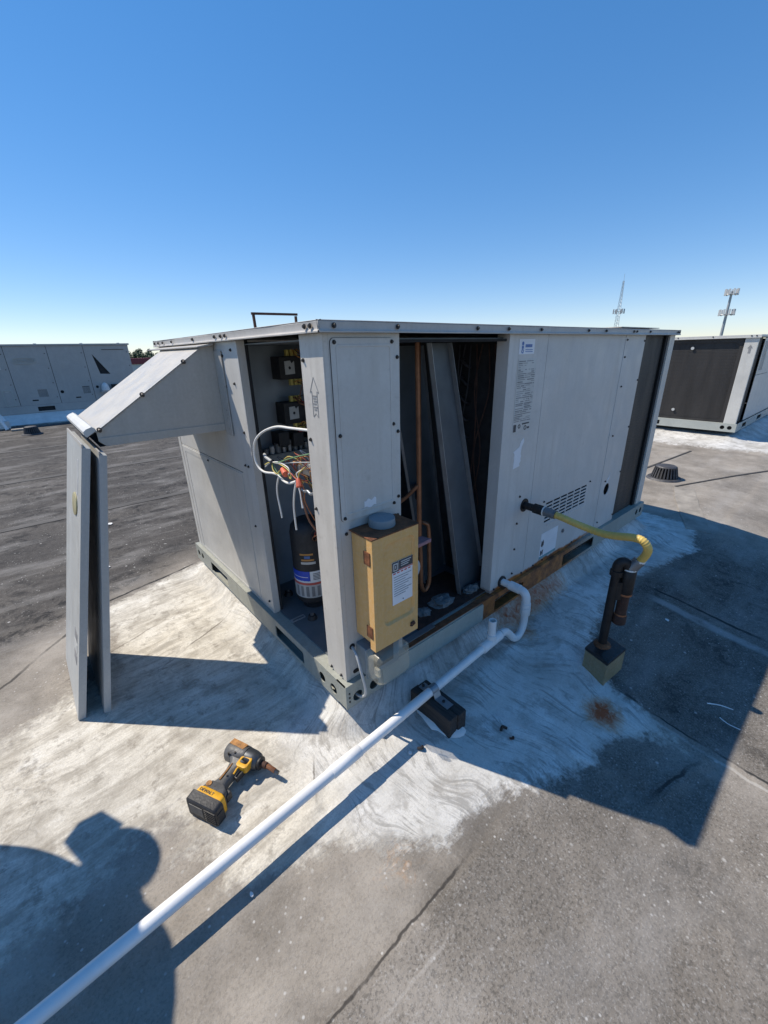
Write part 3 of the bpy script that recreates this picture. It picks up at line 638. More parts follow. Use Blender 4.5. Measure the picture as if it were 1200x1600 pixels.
# condenser coil behind the last bay
cl = MB().box(2.17, 2.60, 0.045, 0.09, ZB, ZT)
for i in range(60): cl.box(2.172, 2.57, 0.0437, 0.045, ZB + 0.004 + i * 0.0186, ZB + 0.010 + i * 0.0186)
cl.build('condenser_coil', 'coil', unit)
MB().box(2.535, 2.5715, 0.030, 0.0405, ZB, ZT).build('coil_gap_shade', 'dark', unit)  # solid dark strip painted in for the shade between coil and post
ep = MB().box(2.572, 2.66, 0.020, 0.024, ZB, ZT); ep.box(2.656, 2.66, 0.024, 0.13, ZB, ZT); ep.box(2.572, 2.576, 0.024, 0.045, ZB, ZT); ep.build('corner_post', 'paint', unit)
MB().box(2.640, 2.655, 0.131, 1.55, ZB, ZT).build('condenser_coil', 'coil', unit)
MB().box(0.02, 2.66, 1.566, 1.57, ZB, ZT).build('rear_panel', 'paint_panel', unit)
# interior
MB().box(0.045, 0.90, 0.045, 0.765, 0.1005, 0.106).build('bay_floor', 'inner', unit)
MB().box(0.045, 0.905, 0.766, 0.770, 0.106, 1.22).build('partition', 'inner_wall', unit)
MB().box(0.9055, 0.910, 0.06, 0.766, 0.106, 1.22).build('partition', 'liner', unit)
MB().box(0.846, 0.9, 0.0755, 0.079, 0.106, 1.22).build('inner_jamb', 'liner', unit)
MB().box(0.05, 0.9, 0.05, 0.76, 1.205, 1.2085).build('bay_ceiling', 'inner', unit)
MB().box(0.287, 0.841, 0.032, 0.055, 1.196, 1.204).build('header', 'liner', unit)
MB().box(0.40, 0.845, 0.045, 0.30, 0.1065, 0.109).build('rusty_pan', 'rustdark', unit)
sill = MB().box(0.286, 0.842, 0.0005, 0.03, 0.1005, 0.104); sill.build('rusty_sill', 'rust', unit)
MB().box(0.19, 0.47, 0.020, 0.045, 0.1045, 0.1085).build('sill_bracket', 'zinc', unit)
# screws
scr = {}
def screw(p, n, par=unit, r=0.0043):
    key = (n, r)
    if key not in scr:
        d = Vector(n); mb = MB(); mb.cyl((0, 0, 0), d * 0.0015, r * 1.35, None, 10); mb.cyl(d * 0.0015, d * 0.0058, r * 0.95, r * 0.8, 6); scr[key] = mb.mesh('screw', 'screw')
    o = link('screw', scr[key], par); o.location = p
    return o
FN = (0, -1, 0); LN = (-1, 0, 0)
for x, z in ((0.054, 1.198), (0.252, 1.198), (0.055, 0.956), (0.254, 0.965), (0.054, 0.708), (0.251, 0.709)): screw((x, 0.0163, z), FN)
for x, z in ((0.276, 1.156), (0.276, 0.939), (0.275, 0.725), (0.058, 0.655), (0.27, 0.66)): screw((x, 0.0208, z), FN)
for x, z in ((1.018, 0.541), (1.014, 0.409), (1.014, 0.276), (1.013, 0.145), (1.10, 0.115), (0.87, 0.115), (0.96, 0.113)): screw((x, 0.0198, z), FN)
for x, z in ((1.743, 0.455), (1.246, 0.458), (1.21, 0.115), (1.62, 0.116), (1.30, 0.116)): screw((x, 0.0203, z), FN)
for x, z in ((1.915, 1.196), (1.918, 1.111), (1.938, 0.958), (1.942, 0.685), (1.951, 0.410), (1.935, 0.147), (2.155, 1.19), (2.157, 0.98), (2.157, 0.71), (2.157, 0.43), (2.157, 0.14)): screw((x, 0.0183, z), FN)
for x in (0.045, 0.26, 0.62, 0.80, 1.02, 1.42, 1.60, 1.93, 1.97, 2.16, 2.62, 2.65): screw((x, -0.0015, 1.236), FN, r=0.0050)
for y in (0.035, 0.062, 0.60, 0.64, 0.70, 0.95, 1.25, 1.40, 1.48, 1.55): screw((-0.0015, y, 1.236), LN, r=0.0050)
for y, z in ((0.119, 1.155), (0.116, 0.938), (0.119, 0.721), (0.05, 0.112), (0.11, 0.112)): screw((0.0198, y, z), LN)
for y, z in ((0.628, 1.074), (0.605, 0.897), (0.64, 0.763), (0.612, 0.763), (0.629, 0.504), (0.62, 1.19), (0.60, 0.15)): screw((0.0198, y, z), LN)
for y, z in ((0.711, 1.171), (0.72, 1.06), (0.741, 0.970), (0.735, 0.952), (0.745, 0.938), (0.745, 0.896)): screw((0.0218, y, z), LN)
screw((0.0193, 1.10, 0.703), LN)
# intake hood
hood = MB(); ya, yb = 0.79, 1.33
prof = [(0.020, 0.885), (0.020, 1.205), (-0.02, 1.205), (-0.425, 0.935), (-0.425, 0.905), (-0.405, 0.885)]
def sidep(y0, y1):
    return MB().prism(prof, 'y', y0, y1)
hs = sidep(ya, ya + 0.003).build('hood_side', 'hood', unit, 0, 0.0008); sidep(yb - 0.003, yb).build('hood_side', 'hood', unit)
tp = MB().prism([(0.018, 1.2055), (-0.02, 1.2055), (-0.427, 0.9355), (-0.427, 0.9395), (-0.02, 1.2100), (0.018, 1.2100)], 'y', ya - 0.004, yb + 0.004)
tp.build('hood_top', 'hood', unit, 0, 0.001)
MB().prism([(0.016, 1.2102), (-0.045, 1.2020), (-0.047, 1.2060), (0.016, 1.2180)], 'y', ya - 0.02, yb + 0.22).build('hood_flashing', 'hood', unit, 0, 0.001)
lip = MB().prism([(-0.424, 0.9430), (-0.456, 0.9235), (-0.462, 0.9330), (-0.462, 0.9440), (-0.452, 0.9520), (-0.436, 0.9580), (-0.427, 0.9520)], 'y', ya - 0.006, yb + 0.006); lip.build('hood_lip', 'far_light', unit, 0, 0.0015)
MB().prism([(-0.4265, 0.934), (-0.456, 0.917), (-0.456, 0.921), (-0.4265, 0.938)], 'y', ya + 0.01, yb - 0.01).build('hood_gutter', 'liner', unit)
fold = MB().prism([(0.016, 0.886), (-0.404, 0.886), (-0.424, 0.905), (-0.424, 0.917), (0.016, 0.914)], 'y', ya - 0.0035, ya - 0.0005); fold.build('hood_hem', 'hood', unit, 0, 0.001)
MB().box(-0.425, 0.018, ya + 0.004, yb - 0.004, 0.8855, 0.889).build('bird_screen', 'liner', unit)
MB().box(0.016, 0.0195, ya - 0.075, ya - 0.002, 0.87, 1.19).build('hood_flange', 'hood', unit, 0, 0.0008)
def bolt(p, par=unit):
    mb = MB(); mb.cyl((0, 0.004, 0), (0, -0.002, 0), 0.008, None, 10); mb.cyl((0, -0.002, 0), (0, -0.014, -0.003), 0.0055, None, 8)
    o = link('bolt', mb.mesh('bolt', 'screw'), par); o.location = p; return o
for x, z in ((-0.10, 1.155), (-0.26, 1.05), (-0.415, 0.945)): bolt((x, ya - 0.003, z))
MB().cyl((-0.12, 1.18, 1.1395), (-0.1215, 1.18, 1.1425), 0.005, None, 8).build('screw', 'screw', unit)
# printed marks and stickers
arr = MB()
def outline(pts, wd):
    n = len(pts)
    for i in range(n):
        a = Vector(pts[i]); b = Vector(pts[(i + 1) % n]); d = (b - a).normalized(); s = Vector((-d.y, d.x)) * wd / 2
        q = [a - s, b - s, b + s, a + s]
        arr.add([(0.0192, v.x, v.y) for v in q] + [(0.0199, v.x, v.y) for v in q], [(0, 1, 2, 3), (4, 7, 6, 5), (0, 4, 5, 1), (2, 6, 7, 3)])
outline([(0.076, 1.112), (0.098, 1.072), (0.089, 1.075), (0.089, 1.006), (0.076, 1.016), (0.063, 1.006), (0.063, 1.075), (0.054, 1.072)], 0.0018)
for k_, z in enumerate((1.063, 1.056, 1.049, 1.042, 1.033, 1.026)): arr.box(0.0192, 0.0199, 0.066 + 0.003 * (k_ % 2), 0.086 - 0.002 * (k_ % 3), z - 0.0022, z + 0.0018)
arr.build('printed_arrow', 'arrow', unit)
def sticker(x0, x1, z0, z1, y, mat='white', poly=None, par=unit):
    return MB().plate(poly or rect(x0, x1, z0, z1), [], 'y', y - 0.0008, y).build('sticker', mat, par)
tr = [(0.128 + 0.046 * t + 0.002 * math.sin(t * 40), 0.722 + 0.004 * math.sin(t * 9)) for t in np.linspace(0, 1, 9)] + [(0.176 - 0.047 * t, 0.746 + 0.004 * math.sin(t * 12)) for t in np.linspace(0, 1, 9)]
sticker(0, 0, 0, 0, 0.0163, poly=tr)
# company sticker: figure at left and two lines
s1 = sticker(0.908, 1.016, 1.148, 1.203, 0.0198)
p1 = MB(); p1.plate(circ(0.932, 1.187, 0.007), [], 'y', 0.0183, 0.0189); p1.box(0.926, 0.938, 0.0183, 0.0189, 1.168, 1.179); p1.plate(circ(0.932, 1.159, 0.008), [circ(0.932, 1.159, 0.004)], 'y', 0.0183, 0.0189)
x = 0.950
for wd in (0.006, 0.005, 0.006, 0.007, 0.003, 0.006, 0.005): p1.box(x, x + wd, 0.0183, 0.0189, 1.173, 1.184); x += wd + 0.0016
for zz in (1.164, 1.157): p1.box(0.952, 1.004, 0.0183, 0.0189, zz - 0.0012, zz + 0.0012)
p1.build('print', 'ink_blue', s1)
# rating plate
s2 = sticker(0.911, 1.042, 0.838, 1.132, 0.0198, 'label')
p2 = MB(); z = 1.124
rr = random.Random(3)
while z > 0.885:
    x = 0.916; full = rr.random() < 0.35 or z < 0.965
    while x < 1.036:
        wd = rr.uniform(0.008, 0.034) if not full else rr.uniform(0.03, 0.06)
        if rr.random() < (0.92 if full else 0.62): p2.box(x, min(x + wd, 1.037), 0.0185, 0.0189, z - rr.choice((0.0022, 0.003, 0.0042)), z)
        x += wd + rr.uniform(0.003, 0.014)
    z -= rr.uniform(0.0062, 0.0085)
p2.build('print', 'ink_soft', s2)
p3 = MB(); p3.box(0.915, 0.934, 0.0182, 0.0188, 0.846, 0.876); p3.plate(circ(0.957, 0.866, 0.009), [circ(0.957, 0.866, 0.005)], 'y', 0.0182, 0.0188); p3.plate(circ(1.003, 0.856, 0.010), [circ(1.003, 0.856, 0.006)], 'y', 0.0182, 0.0188)
p3.box(0.978, 1.030, 0.0182, 0.0188, 0.871, 0.877); p3.box(1.018, 1.034, 0.0182, 0.0188, 0.850, 0.858); p3.build('print', 'ink', s2)
rt = random.Random(5)
torn = [(0.938 + rt.uniform(-.006, .006), z) for z in np.linspace(0.684, 0.76, 7)] + [(0.975, 0.775), (0.985, 0.80), (1.004, 0.812), (1.008, 0.795), (0.995, 0.775)] + [(0.990 + rt.uniform(-.006, .006), z) for z in np.linspace(0.745, 0.69, 6)]
sticker(0, 0, 0, 0, 0.0198, 'white', torn)
# square service sticker low on the blower door (its code block left blank)
s3 = sticker(1.262, 1.432, 0.128, 0.276, 0.0203)
p4 = MB(); p4.plate([(1.270, 0.205), (1.283, 0.196), (1.296, 0.206), (1.296, 0.222), (1.288, 0.238), (1.282, 0.224), (1.274, 0.236)], [], 'y', 0.0189, 0.0194)
p4.plate([(1.270, 0.148), (1.278, 0.148), (1.288, 0.164), (1.288, 0.148), (1.296, 0.148), (1.296, 0.178), (1.288, 0.178), (1.279, 0.164), (1.279, 0.178), (1.270, 0.178)], [], 'y', 0.0189, 0.0194)
p4.build('print', 'ink', s3)
M['teal_print'] = simple('teal_print', (0.16, 0.30, 0.33), 0.6)
MB().box(1.262, 1.432, 0.0188, 0.0194, 0.128, 0.142).build('print', 'teal_print', s3)
MB().plate(circ(1.491, 0.227, 0.011), [], 'y', 0.0155, 0.0203).build('hole_plug', 'steel', unit, 40, 0.001)
MB().plate([(1.975, 0.392), (1.985, 0.392), (1.99, 0.41), (2.004, 0.418), (2.004, 0.46), (1.998, 0.43), (1.984, 0.42)], [], 'y', 0.0176, 0.0183).build('scraped_mark', 'white', unit)
MB().plate(circ(1.064, 0.488, 0.032), [circ(1.064, 0.488, 0.019)], 'y', 0.017, 0.0198).build('grommet', 'blackpipe', unit)
MB().plate(circ(0.929, 0.135, 0.028), [circ(0.929, 0.135, 0.017)], 'y', 0.012, 0.0198).build('grommet', 'black', unit)

# electrical components on the partition of the left bay
def contactor(x, z):
    c = MB().box(x - 0.045, x + 0.055, 0.69, 0.766, z - 0.045, z + 0.045).build('contactor', 'black', unit, 0, 0.004)
    MB().plate([(x - 0.022, z - 0.026), (x + 0.022, z - 0.024), (x + 0.022, z + 0.026), (x + 0.010, z + 0.016), (x + 0.004, z + 0.028), (x - 0.022, z + 0.026)], [circ(x, z, 0.0065, 10)], 'y', 0.6865, 0.6895).build('face_plate', 'label', c)
    for s in (-1, 1):
        for k in range(3):
            xx = x + 0.002 + k * 0.020 if s > 0 else x + 0.010 + k * 0.020
            MB().box(xx - 0.006, xx + 0.006, 0.700, 0.716, z + s * 0.058 - 0.012, z + s * 0.058 + 0.012).build('terminal', 'wire_yellow', c)
    return c
contactor(0.283, 1.118); contactor(0.283, 0.935)
def wire(name, pts, r, mat, par, k=5, n=7): return MB().tube(smoothpath(pts, k), r, n).build(name, mat, par, 60)
rw = random.Random(11)
for i in range(16):
    x0 = 0.287 + rw.uniform(0, 0.05); z0 = rw.choice((1.19, 1.06, 1.00, 0.875)); x1 = 0.36 + rw.uniform(0, 0.10)
    wire('wire', [(x0, 0.70, z0), (x0 + 0.01, 0.67, z0 + rw.uniform(-.03, .03)), (0.5 * (x0 + x1), 0.66, z0 + rw.uniform(-.06, .06)), (x1, 0.69, z0 + rw.uniform(-.10, .04))], 0.0022, rw.choice(('wire_brown', 'wire_red', 'wire_black', 'orange', 'copper')), unit)
MB().tube(smoothpath([(0.395, 0.70, 1.22), (0.385, 0.69, 1.17), (0.36, 0.68, 1.145), (0.385, 0.675, 1.12), (0.40, 0.675, 1.07)], 6), [0.016] * 25, 10).build('clear_tubing', 'clear', unit, 60)
# shelf with terminal strip, transformer blocks
tr_ = MB().box(0.10, 0.33, 0.22, 0.36, 0.798, 0.802); tr_.box(0.10, 0.104, 0.22, 0.36, 0.775, 0.798)
tr_.build('wiring_tray', 'zinc', unit, 0, 0.0008)
ts = MB()
for i in range(7): ts.box(0.105, 0.125, 0.215 + i * 0.014, 0.225 + i * 0.014, 0.802, 0.816)
ts.build('terminal_strip', 'label', unit, 0, 0.001)
for i in range(10): 
    MB().cyl((0.12 + 0.012 * (i % 3), 0.218 + 0.010 * i, 0.818), (0.125, 0.218 + 0.010 * i, 0.845 + 0.008 * (i % 2)), 0.0045, 0.0035, 7).build('terminal_screw', 'copper', unit)
for x0, z0 in ((0.20, 0.83), (0.27, 0.82), (0.36, 0.84)):
    MB().box(x0, x0 + 0.05, 0.69, 0.765, z0 - 0.03, z0 + 0.03).build('relay', 'black', unit, 0, 0.003)
MB().box(0.07, 0.9, 0.70, 0.765, 0.765, 0.770).build('component_shelf', 'inner', unit)

# ------------------------------------------------------------------ cables hanging in the left bay
X = 0.07
def cable(label, pts, r, mat, cat='cable'):
    mb = MB().tube(smoothpath(pts, 6), r, 8); o = mb.build('cable', mat, None, 60); return tag(o, label, cat, 'cables hanging in the open left bay')
cable('thick white cable making a wide loop in the open left bay', [(0.060, 0.06, 0.955), (0.030, 0.129, 0.961), (0.030, 0.249, 0.954), (0.030, 0.351, 0.947), (0.021, 0.440, 0.921), (0.011, 0.493, 0.884), (0.011, 0.519, 0.836), (0.011, 0.507, 0.792), (0.016, 0.467, 0.772), (0.030, 0.395, 0.775), (0.030, 0.346, 0.761), (0.030, 0.304, 0.761), (0.030, 0.253, 0.779)], 0.0042, 'wire_white')
cable('short white wire hanging free below the wire loop, left one', [(0.030, 0.378, 0.771), (0.030, 0.402, 0.728), (0.030, 0.407, 0.689), (0.030, 0.400, 0.653), (0.030, 0.392, 0.608)], 0.0032, 'wire_white')
cable('white wire hanging beside the compressor below the red wire nuts', [(0.030, 0.253, 0.777), (0.030, 0.275, 0.733), (0.030, 0.289, 0.683), (0.030, 0.291, 0.635), (0.030, 0.289, 0.592)], 0.0034, 'wire_white')
cable('brown wire running down to the compressor behind the corner post', [(0.030, 0.227, 0.771), (0.030, 0.219, 0.713), (0.039, 0.207, 0.649), (0.058, 0.186, 0.602), (0.086, 0.171, 0.541), (0.20, 0.33, 0.36)], 0.0036, 'wire_brown')
cable('pale thick pair of wires under the lower red wire nut', [(0.030, 0.237, 0.771), (0.030, 0.227, 0.743), (0.030, 0.225, 0.719), (0.030, 0.223, 0.693)], 0.0055, 'wire_white')
cable('twisted bare cable running behind the corner post', [(0.030, 0.218, 0.761), (0.030, 0.202, 0.756), (0.030, 0.183, 0.761), (0.030, 0.164, 0.756), (0.030, 0.132, 0.766), (0.030, 0.085, 0.766)], 0.005, 'zinc')
cable('grey cable stub with stripped end beside the wire loop', [(0.049, 0.507, 0.813), (0.039, 0.493, 0.828), (0.030, 0.465, 0.825), (0.030, 0.437, 0.819), (0.030, 0.419, 0.814)], 0.006, 'grey_cable')
wb = thing('wire_bundle', 'tangle of thin green, yellow and red control wires with two red wire nuts', 'wires', (0.030, 0.367, 0.776))
for pts, mt_ in (([(0.030, 0.419, 0.814), (0.030, 0.374, 0.821), (0.030, 0.271, 0.854), (0.049, 0.184, 0.879), (0.068, 0.132, 0.890)], 'wire_green'),
                 ([(0.030, 0.419, 0.814), (0.030, 0.357, 0.820), (0.039, 0.273, 0.837), (0.058, 0.179, 0.851)], 'grey_cable'),
                 ([(0.030, 0.419, 0.814), (0.030, 0.392, 0.787), (0.030, 0.365, 0.777), (0.030, 0.348, 0.794)], 'wire_green'),
                 ([(0.030, 0.419, 0.814), (0.021, 0.399, 0.792), (0.021, 0.371, 0.782), (0.021, 0.348, 0.799)], 'wire_yellow'),
                 ([(0.030, 0.419, 0.814), (0.030, 0.376, 0.818), (0.030, 0.320, 0.813), (0.030, 0.287, 0.799), (0.030, 0.291, 0.780), (0.030, 0.305, 0.790)], 'wire_yellow'),
                 ([(0.030, 0.419, 0.814), (0.030, 0.367, 0.823), (0.030, 0.305, 0.818), (0.030, 0.291, 0.804), (0.030, 0.305, 0.792)], 'wire_white'),
                 ([(0.030, 0.310, 0.799), (0.030, 0.282, 0.799), (0.030, 0.263, 0.790), (0.030, 0.235, 0.785)], 'wire_red'),
                 ([(0.030, 0.235, 0.790), (0.030, 0.226, 0.813), (0.049, 0.216, 0.832)], 'wire_yellow'),
                 ([(0.030, 0.235, 0.790), (0.030, 0.244, 0.808), (0.049, 0.226, 0.823)], 'wire_white'),
                 ([(0.030, 0.216, 0.782), (0.030, 0.202, 0.757), (0.030, 0.207, 0.719), (0.049, 0.188, 0.653)], 'copper'),
                 ([(0.030, 0.419, 0.814), (0.025, 0.442, 0.808), (0.021, 0.460, 0.799)], 'wire_yellow'),
                 ([(0.030, 0.419, 0.814), (0.025, 0.446, 0.803), (0.021, 0.459, 0.792)], 'wire_white')):
    wire('wire', pts, 0.0021, mt_, wb)
for a, b in (((0.030, 0.345, 0.803), (0.025, 0.312, 0.792)), ((0.030, 0.237, 0.792), (0.025, 0.222, 0.768))):
    MB().cyl(a, b, 0.008, 0.0125, 10).build('wire_nut', 'red', wb, 50, 0.001)
MB().cyl((0.030, 0.422, 0.818), (0.030, 0.416, 0.810), 0.009, None, 10).build('zip_tie', 'black', wb)

rw = random.Random(29)
for i in range(22):
    y0 = rw.uniform(0.20, 0.40); x0 = rw.uniform(0.06, 0.16); z0 = rw.uniform(0.79, 0.84)
    wire('wire', [(x0, y0, z0), (x0 - 0.02, y0 + rw.uniform(-.03, .06), z0 + rw.uniform(.0, .03)), (x0 + rw.uniform(-.03, .03), y0 + rw.uniform(-.02, .10), z0 - rw.uniform(.0, .05)), (x0 + 0.03, y0 + rw.uniform(-.06, .05), z0 - rw.uniform(.04, .12))], 0.0016, rw.choice(('wire_red', 'copper', 'wire_yellow', 'wire_green', 'wire_white', 'wire_black', 'orange')), wb)
for i in range(9):
    y0 = 0.30 + rw.uniform(-.06, .04); x0 = 0.10 + rw.uniform(0, .04)
    wire('wire', [(x0, y0, 0.79), (x0 + .01, y0 - .02, 0.70), (x0 + .03, y0 - .03 + rw.uniform(-.03, .03), 0.60), (0.16 + rw.uniform(-.02, .04), 0.36 + rw.uniform(-.03, .08), 0.50), (0.19, 0.45, 0.44)], 0.0022, rw.choice(('wire_black', 'wire_brown', 'wire_red', 'copper')), wb)
for i in range(12):
    x0 = 0.12 + 0.028 * i; MB().cyl((x0, 0.72, 0.771), (x0, 0.72, 0.771 + rw.uniform(.02, .06)), rw.uniform(.008, .016), None, 10).build('small_component', rw.choice(('black', 'zinc', 'rustdark', 'label', 'inner')), unit, 40)

# ------------------------------------------------------------------ compressor
cx, cy = 0.200, 0.520
cmp_ = thing('compressor', 'black cylindrical compressor with blue and white label inside the left bay', 'compressor', (cx, cy, 0.106))
bd = MB(); prof = [(0.060, 0.135), (0.076, 0.150), (0.078, 0.17), (0.078, 0.47), (0.072, 0.497), (0.055, 0.517), (0.030, 0.527), (0.001, 0.529)]
n = 28; vs = [(cx + r * math.cos(2 * math.pi * j / n), cy + r * math.sin(2 * math.pi * j / n), z) for r, z in prof for j in range(n)]
bd.add(vs, [(i * n + j, i * n + (j + 1) % n, (i + 1) * n + (j + 1) % n, (i + 1) * n + j) for i in range(len(prof) - 1) for j in range(n)])
body = bd.build('shell', 'black', cmp_, 40)
def band(a0, a1, z0, z1, mat, r=0.0787, par=None):
    mb = MB(); k = 14; vs = []
    for i in range(k + 1):
        a = R(a0 + (a1 - a0) * i / k)
        for z in (z0, z1): vs.append((cx + r * math.cos(a), cy + r * math.sin(a), z))
    mb.add(vs, [(2 * i, 2 * i + 2, 2 * i + 3, 2 * i + 1) for i in range(k)]); return mb.build('label', mat, par or body)
vdir = math.degrees(math.atan2(-0.94 - cy, -0.594 - cx))
def cl_(a): return vdir + a     # positive a moves right in the picture
band(cl_(-95), cl_(80), 0.175, 0.255, 'label'); band(cl_(-95), cl_(-8), 0.258, 0.305, 'blue'); band(cl_(-7), cl_(80), 0.258, 0.305, 'white')
band(cl_(-95), cl_(80), 0.239, 0.250, 'redprint', 0.0792); band(cl_(-95), cl_(80), 0.251, 0.259, 'white', 0.0790)
for k in range(5): band(cl_(2), cl_(60), 0.264 + k * 0.007, 0.267 + k * 0.007, 'ink', 0.0793)
for k in range(7): band(cl_(-60 + 18 * k), cl_(-50 + 18 * k), 0.182, 0.232, 'ink_soft', 0.0792)
band(cl_(-80), cl_(-14), 0.276, 0.279, 'white', 0.0793)
band(cl_(-34), cl_(8), 0.382, 0.390, 'orange'); band(cl_(-20), cl_(-2), 0.367, 0.379, 'ink_blue'); band(cl_(-30), cl_(10), 0.356, 0.364, 'orange'); band(cl_(-32), cl_(14), 0.340, 0.351, 'label')
MB().cyl((cx, cy, 0.106), (cx, cy, 0.136), 0.05, 0.062, 20).build('foot', 'black', cmp_, 40)
for a, b in ((-0.077, -0.105), (-0.062, 0.135)):
    MB().cyl((cx + a, cy + b, 0.106), (cx + a, cy + b, 0.124), 0.022, 0.016, 14).build('mount_grommet', 'black', cmp_, 40)
    MB().cyl((cx + a, cy + b, 0.124), (cx + a, cy + b, 0.136), 0.008, None, 6).build('mount_bolt', 'steel', cmp_)
tag(MB().plate(rrect(-0.032, 0.032, -0.012, 0.012, 0.004), [rrect(-0.024, 0.030, -0.006, 0.006, 0.002)], 'z', 0, 0.003).build('metal_clip', 'galv'), 'small pale metal clip lying on the floor of the left bay', 'clip').location = (0.075, 0.455, 0.1065)

# ------------------------------------------------------------------ things in the front bay
cpth = thing('refrigerant_pipe', 'copper refrigerant piping standing upright in the open front bay', 'pipe', (0.55, 0.2, 0.106))
MB().tube([(0.540, 0.2, 1.204), (0.548, 0.2, 0.85), (0.556, 0.2, 0.42)], 0.0105, 12).build('riser', 'copper', cpth, 60)
MB().tube(smoothpath([(0.560, 0.2, 0.42), (0.566, 0.2, 0.30), (0.570, 0.2, 0.19), (0.585, 0.2, 0.150), (0.605, 0.2, 0.150), (0.622, 0.2, 0.19), (0.618, 0.2, 0.33), (0.612, 0.2, 0.45), (0.600, 0.21, 0.475), (0.58, 0.24, 0.48)], 6), 0.0095, 12).build('return_bend', 'copper', cpth, 60)
MB().tube(smoothpath([(0.556, 0.21, 0.60), (0.60, 0.26, 0.63), (0.68, 0.33, 0.56), (0.71, 0.36, 0.45), (0.70, 0.37, 0.33)], 6), 0.013, 12).build('sleeved_branch', 'wire_black', cpth, 60)
MB().tube(smoothpath([(0.545, 0.2, 0.66), (0.50, 0.24, 0.60), (0.44, 0.30, 0.55)], 6), 0.008, 10).build('branch', 'copper', cpth, 60)
def slab(name, label, P0, Q0, Q1, P1, fl, mat, cat='panel'):
    """sheet-metal panel from four corners, with turned flanges on the long sides"""
    P0, Q0, Q1, P1 = map(Vector, (P0, Q0, Q1, P1)); nrm = (Q0 - P0).cross(P1 - P0).normalized()
    if nrm.y > 0: nrm = -nrm
    base = (P1 + Q1) / 2; t = thing(name, label, cat, base)
    def sheet(pts, n, th):
        vs = [p for p in pts] + [p - n * th for p in pts]; return MB().add(vs, [(0, 1, 2, 3), (7, 6, 5, 4), (0, 4, 5, 1), (1, 5, 6, 2), (2, 6, 7, 3), (3, 7, 4, 0)])
    sheet([P0, Q0, Q1, P1], nrm, 0.003).build('sheet', mat, t)
    u = (Q0 - P0).normalized()
    for a, b, sg in ((P0, P1, 1), (Q0, Q1, -1)):
        sheet([a + nrm * 0.0003, b + nrm * 0.0003, b + nrm * fl, a + nrm * fl], u * -sg, 0.002).build('flange', 'zinc', t)
    return t
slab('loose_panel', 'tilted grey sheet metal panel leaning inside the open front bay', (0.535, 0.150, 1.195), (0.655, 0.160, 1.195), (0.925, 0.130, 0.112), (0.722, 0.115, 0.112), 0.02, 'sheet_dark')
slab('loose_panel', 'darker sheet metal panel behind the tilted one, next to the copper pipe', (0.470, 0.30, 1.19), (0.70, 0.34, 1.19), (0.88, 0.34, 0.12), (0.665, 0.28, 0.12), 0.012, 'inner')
rw = random.Random(31)
for i in range(13):
    z0 = 0.20 + i * 0.075
    MB().tube(smoothpath([(0.903, 0.24, z0), (0.882, 0.245, z0 + 0.005), (0.878, 0.26, z0 + 0.018), (0.882, 0.275, z0 + 0.03), (0.903, 0.28, z0 + 0.034)], 4), 0.006, 7).build('coil_end_turn', 'wire_black', cpth, 60)
for i in range(7):
    y0 = 0.12 + 0.03 * i; wire('wire', [(0.895, y0, 1.19), (0.875, y0 + rw.uniform(-.03, .03), 1.0), (0.88, y0 + rw.uniform(-.04, .04), 0.75), (0.89, y0 + rw.uniform(-.03, .03), 0.5)], 0.003, rw.choice(('wire_black', 'wire_black', 'rustdark')), unit)
wed = MB().prism([(0.372, 0.085), (0.490, 0.068), (0.480, 0.115), (0.40, 0.14)], 'z', 0.452, 0.468)
wed.v = [(x, y, z + (x - 0.372) * 0.15) for x, y, z in wed.v]
tag(wed.build('insulation_board', 'pink', None, 0, 0.004), 'pink edged insulation piece jutting out beside the beige disconnect box', 'insulation')
capm = MB().cyl((0.395, 0.085, 0.37), (0.395, 0.115, 0.37), 0.052, 0.052, 24)
tag(capm.build('round_end_cap', 'label', None, 40, 0.003), 'beige round metal end cap behind the disconnect box', 'cap')
def lump(c, s, seed, mat, label):
    mb = MB().ell((0, 0, 0), 1, 1, 1, 18, 10, -0.3); r_ = random.Random(seed)
    mb.v = [tuple(Vector((x * s[0], y * s[1], z * s[2])) * (1 + 0.45 * noise.noise(Vector((x * 2 + seed, y * 2, z * 2))) + 0.3 * noise.noise(Vector((x * 5, y * 5 + seed, z * 5))))) for x, y, z in mb.v]
    o = mb.build('insulation_scrap', mat, None, 30); o.location = c; return tag(o, label, 'insulation', 'torn insulation on the bay floor')
lump((0.62, 0.12, 0.112), (0.06, 0.04, 0.018), 2, 'insul', 'grey clump of torn insulation on the bay floor, the larger one')
lump((0.50, 0.12, 0.112), (0.035, 0.03, 0.012), 5, 'insul', 'small grey insulation scrap on the bay floor beside the disconnect box')
lump((0.80, 0.095, 0.112), (0.05, 0.025, 0.022), 9, 'insul', 'grey insulation wad at the foot of the tilted panel')

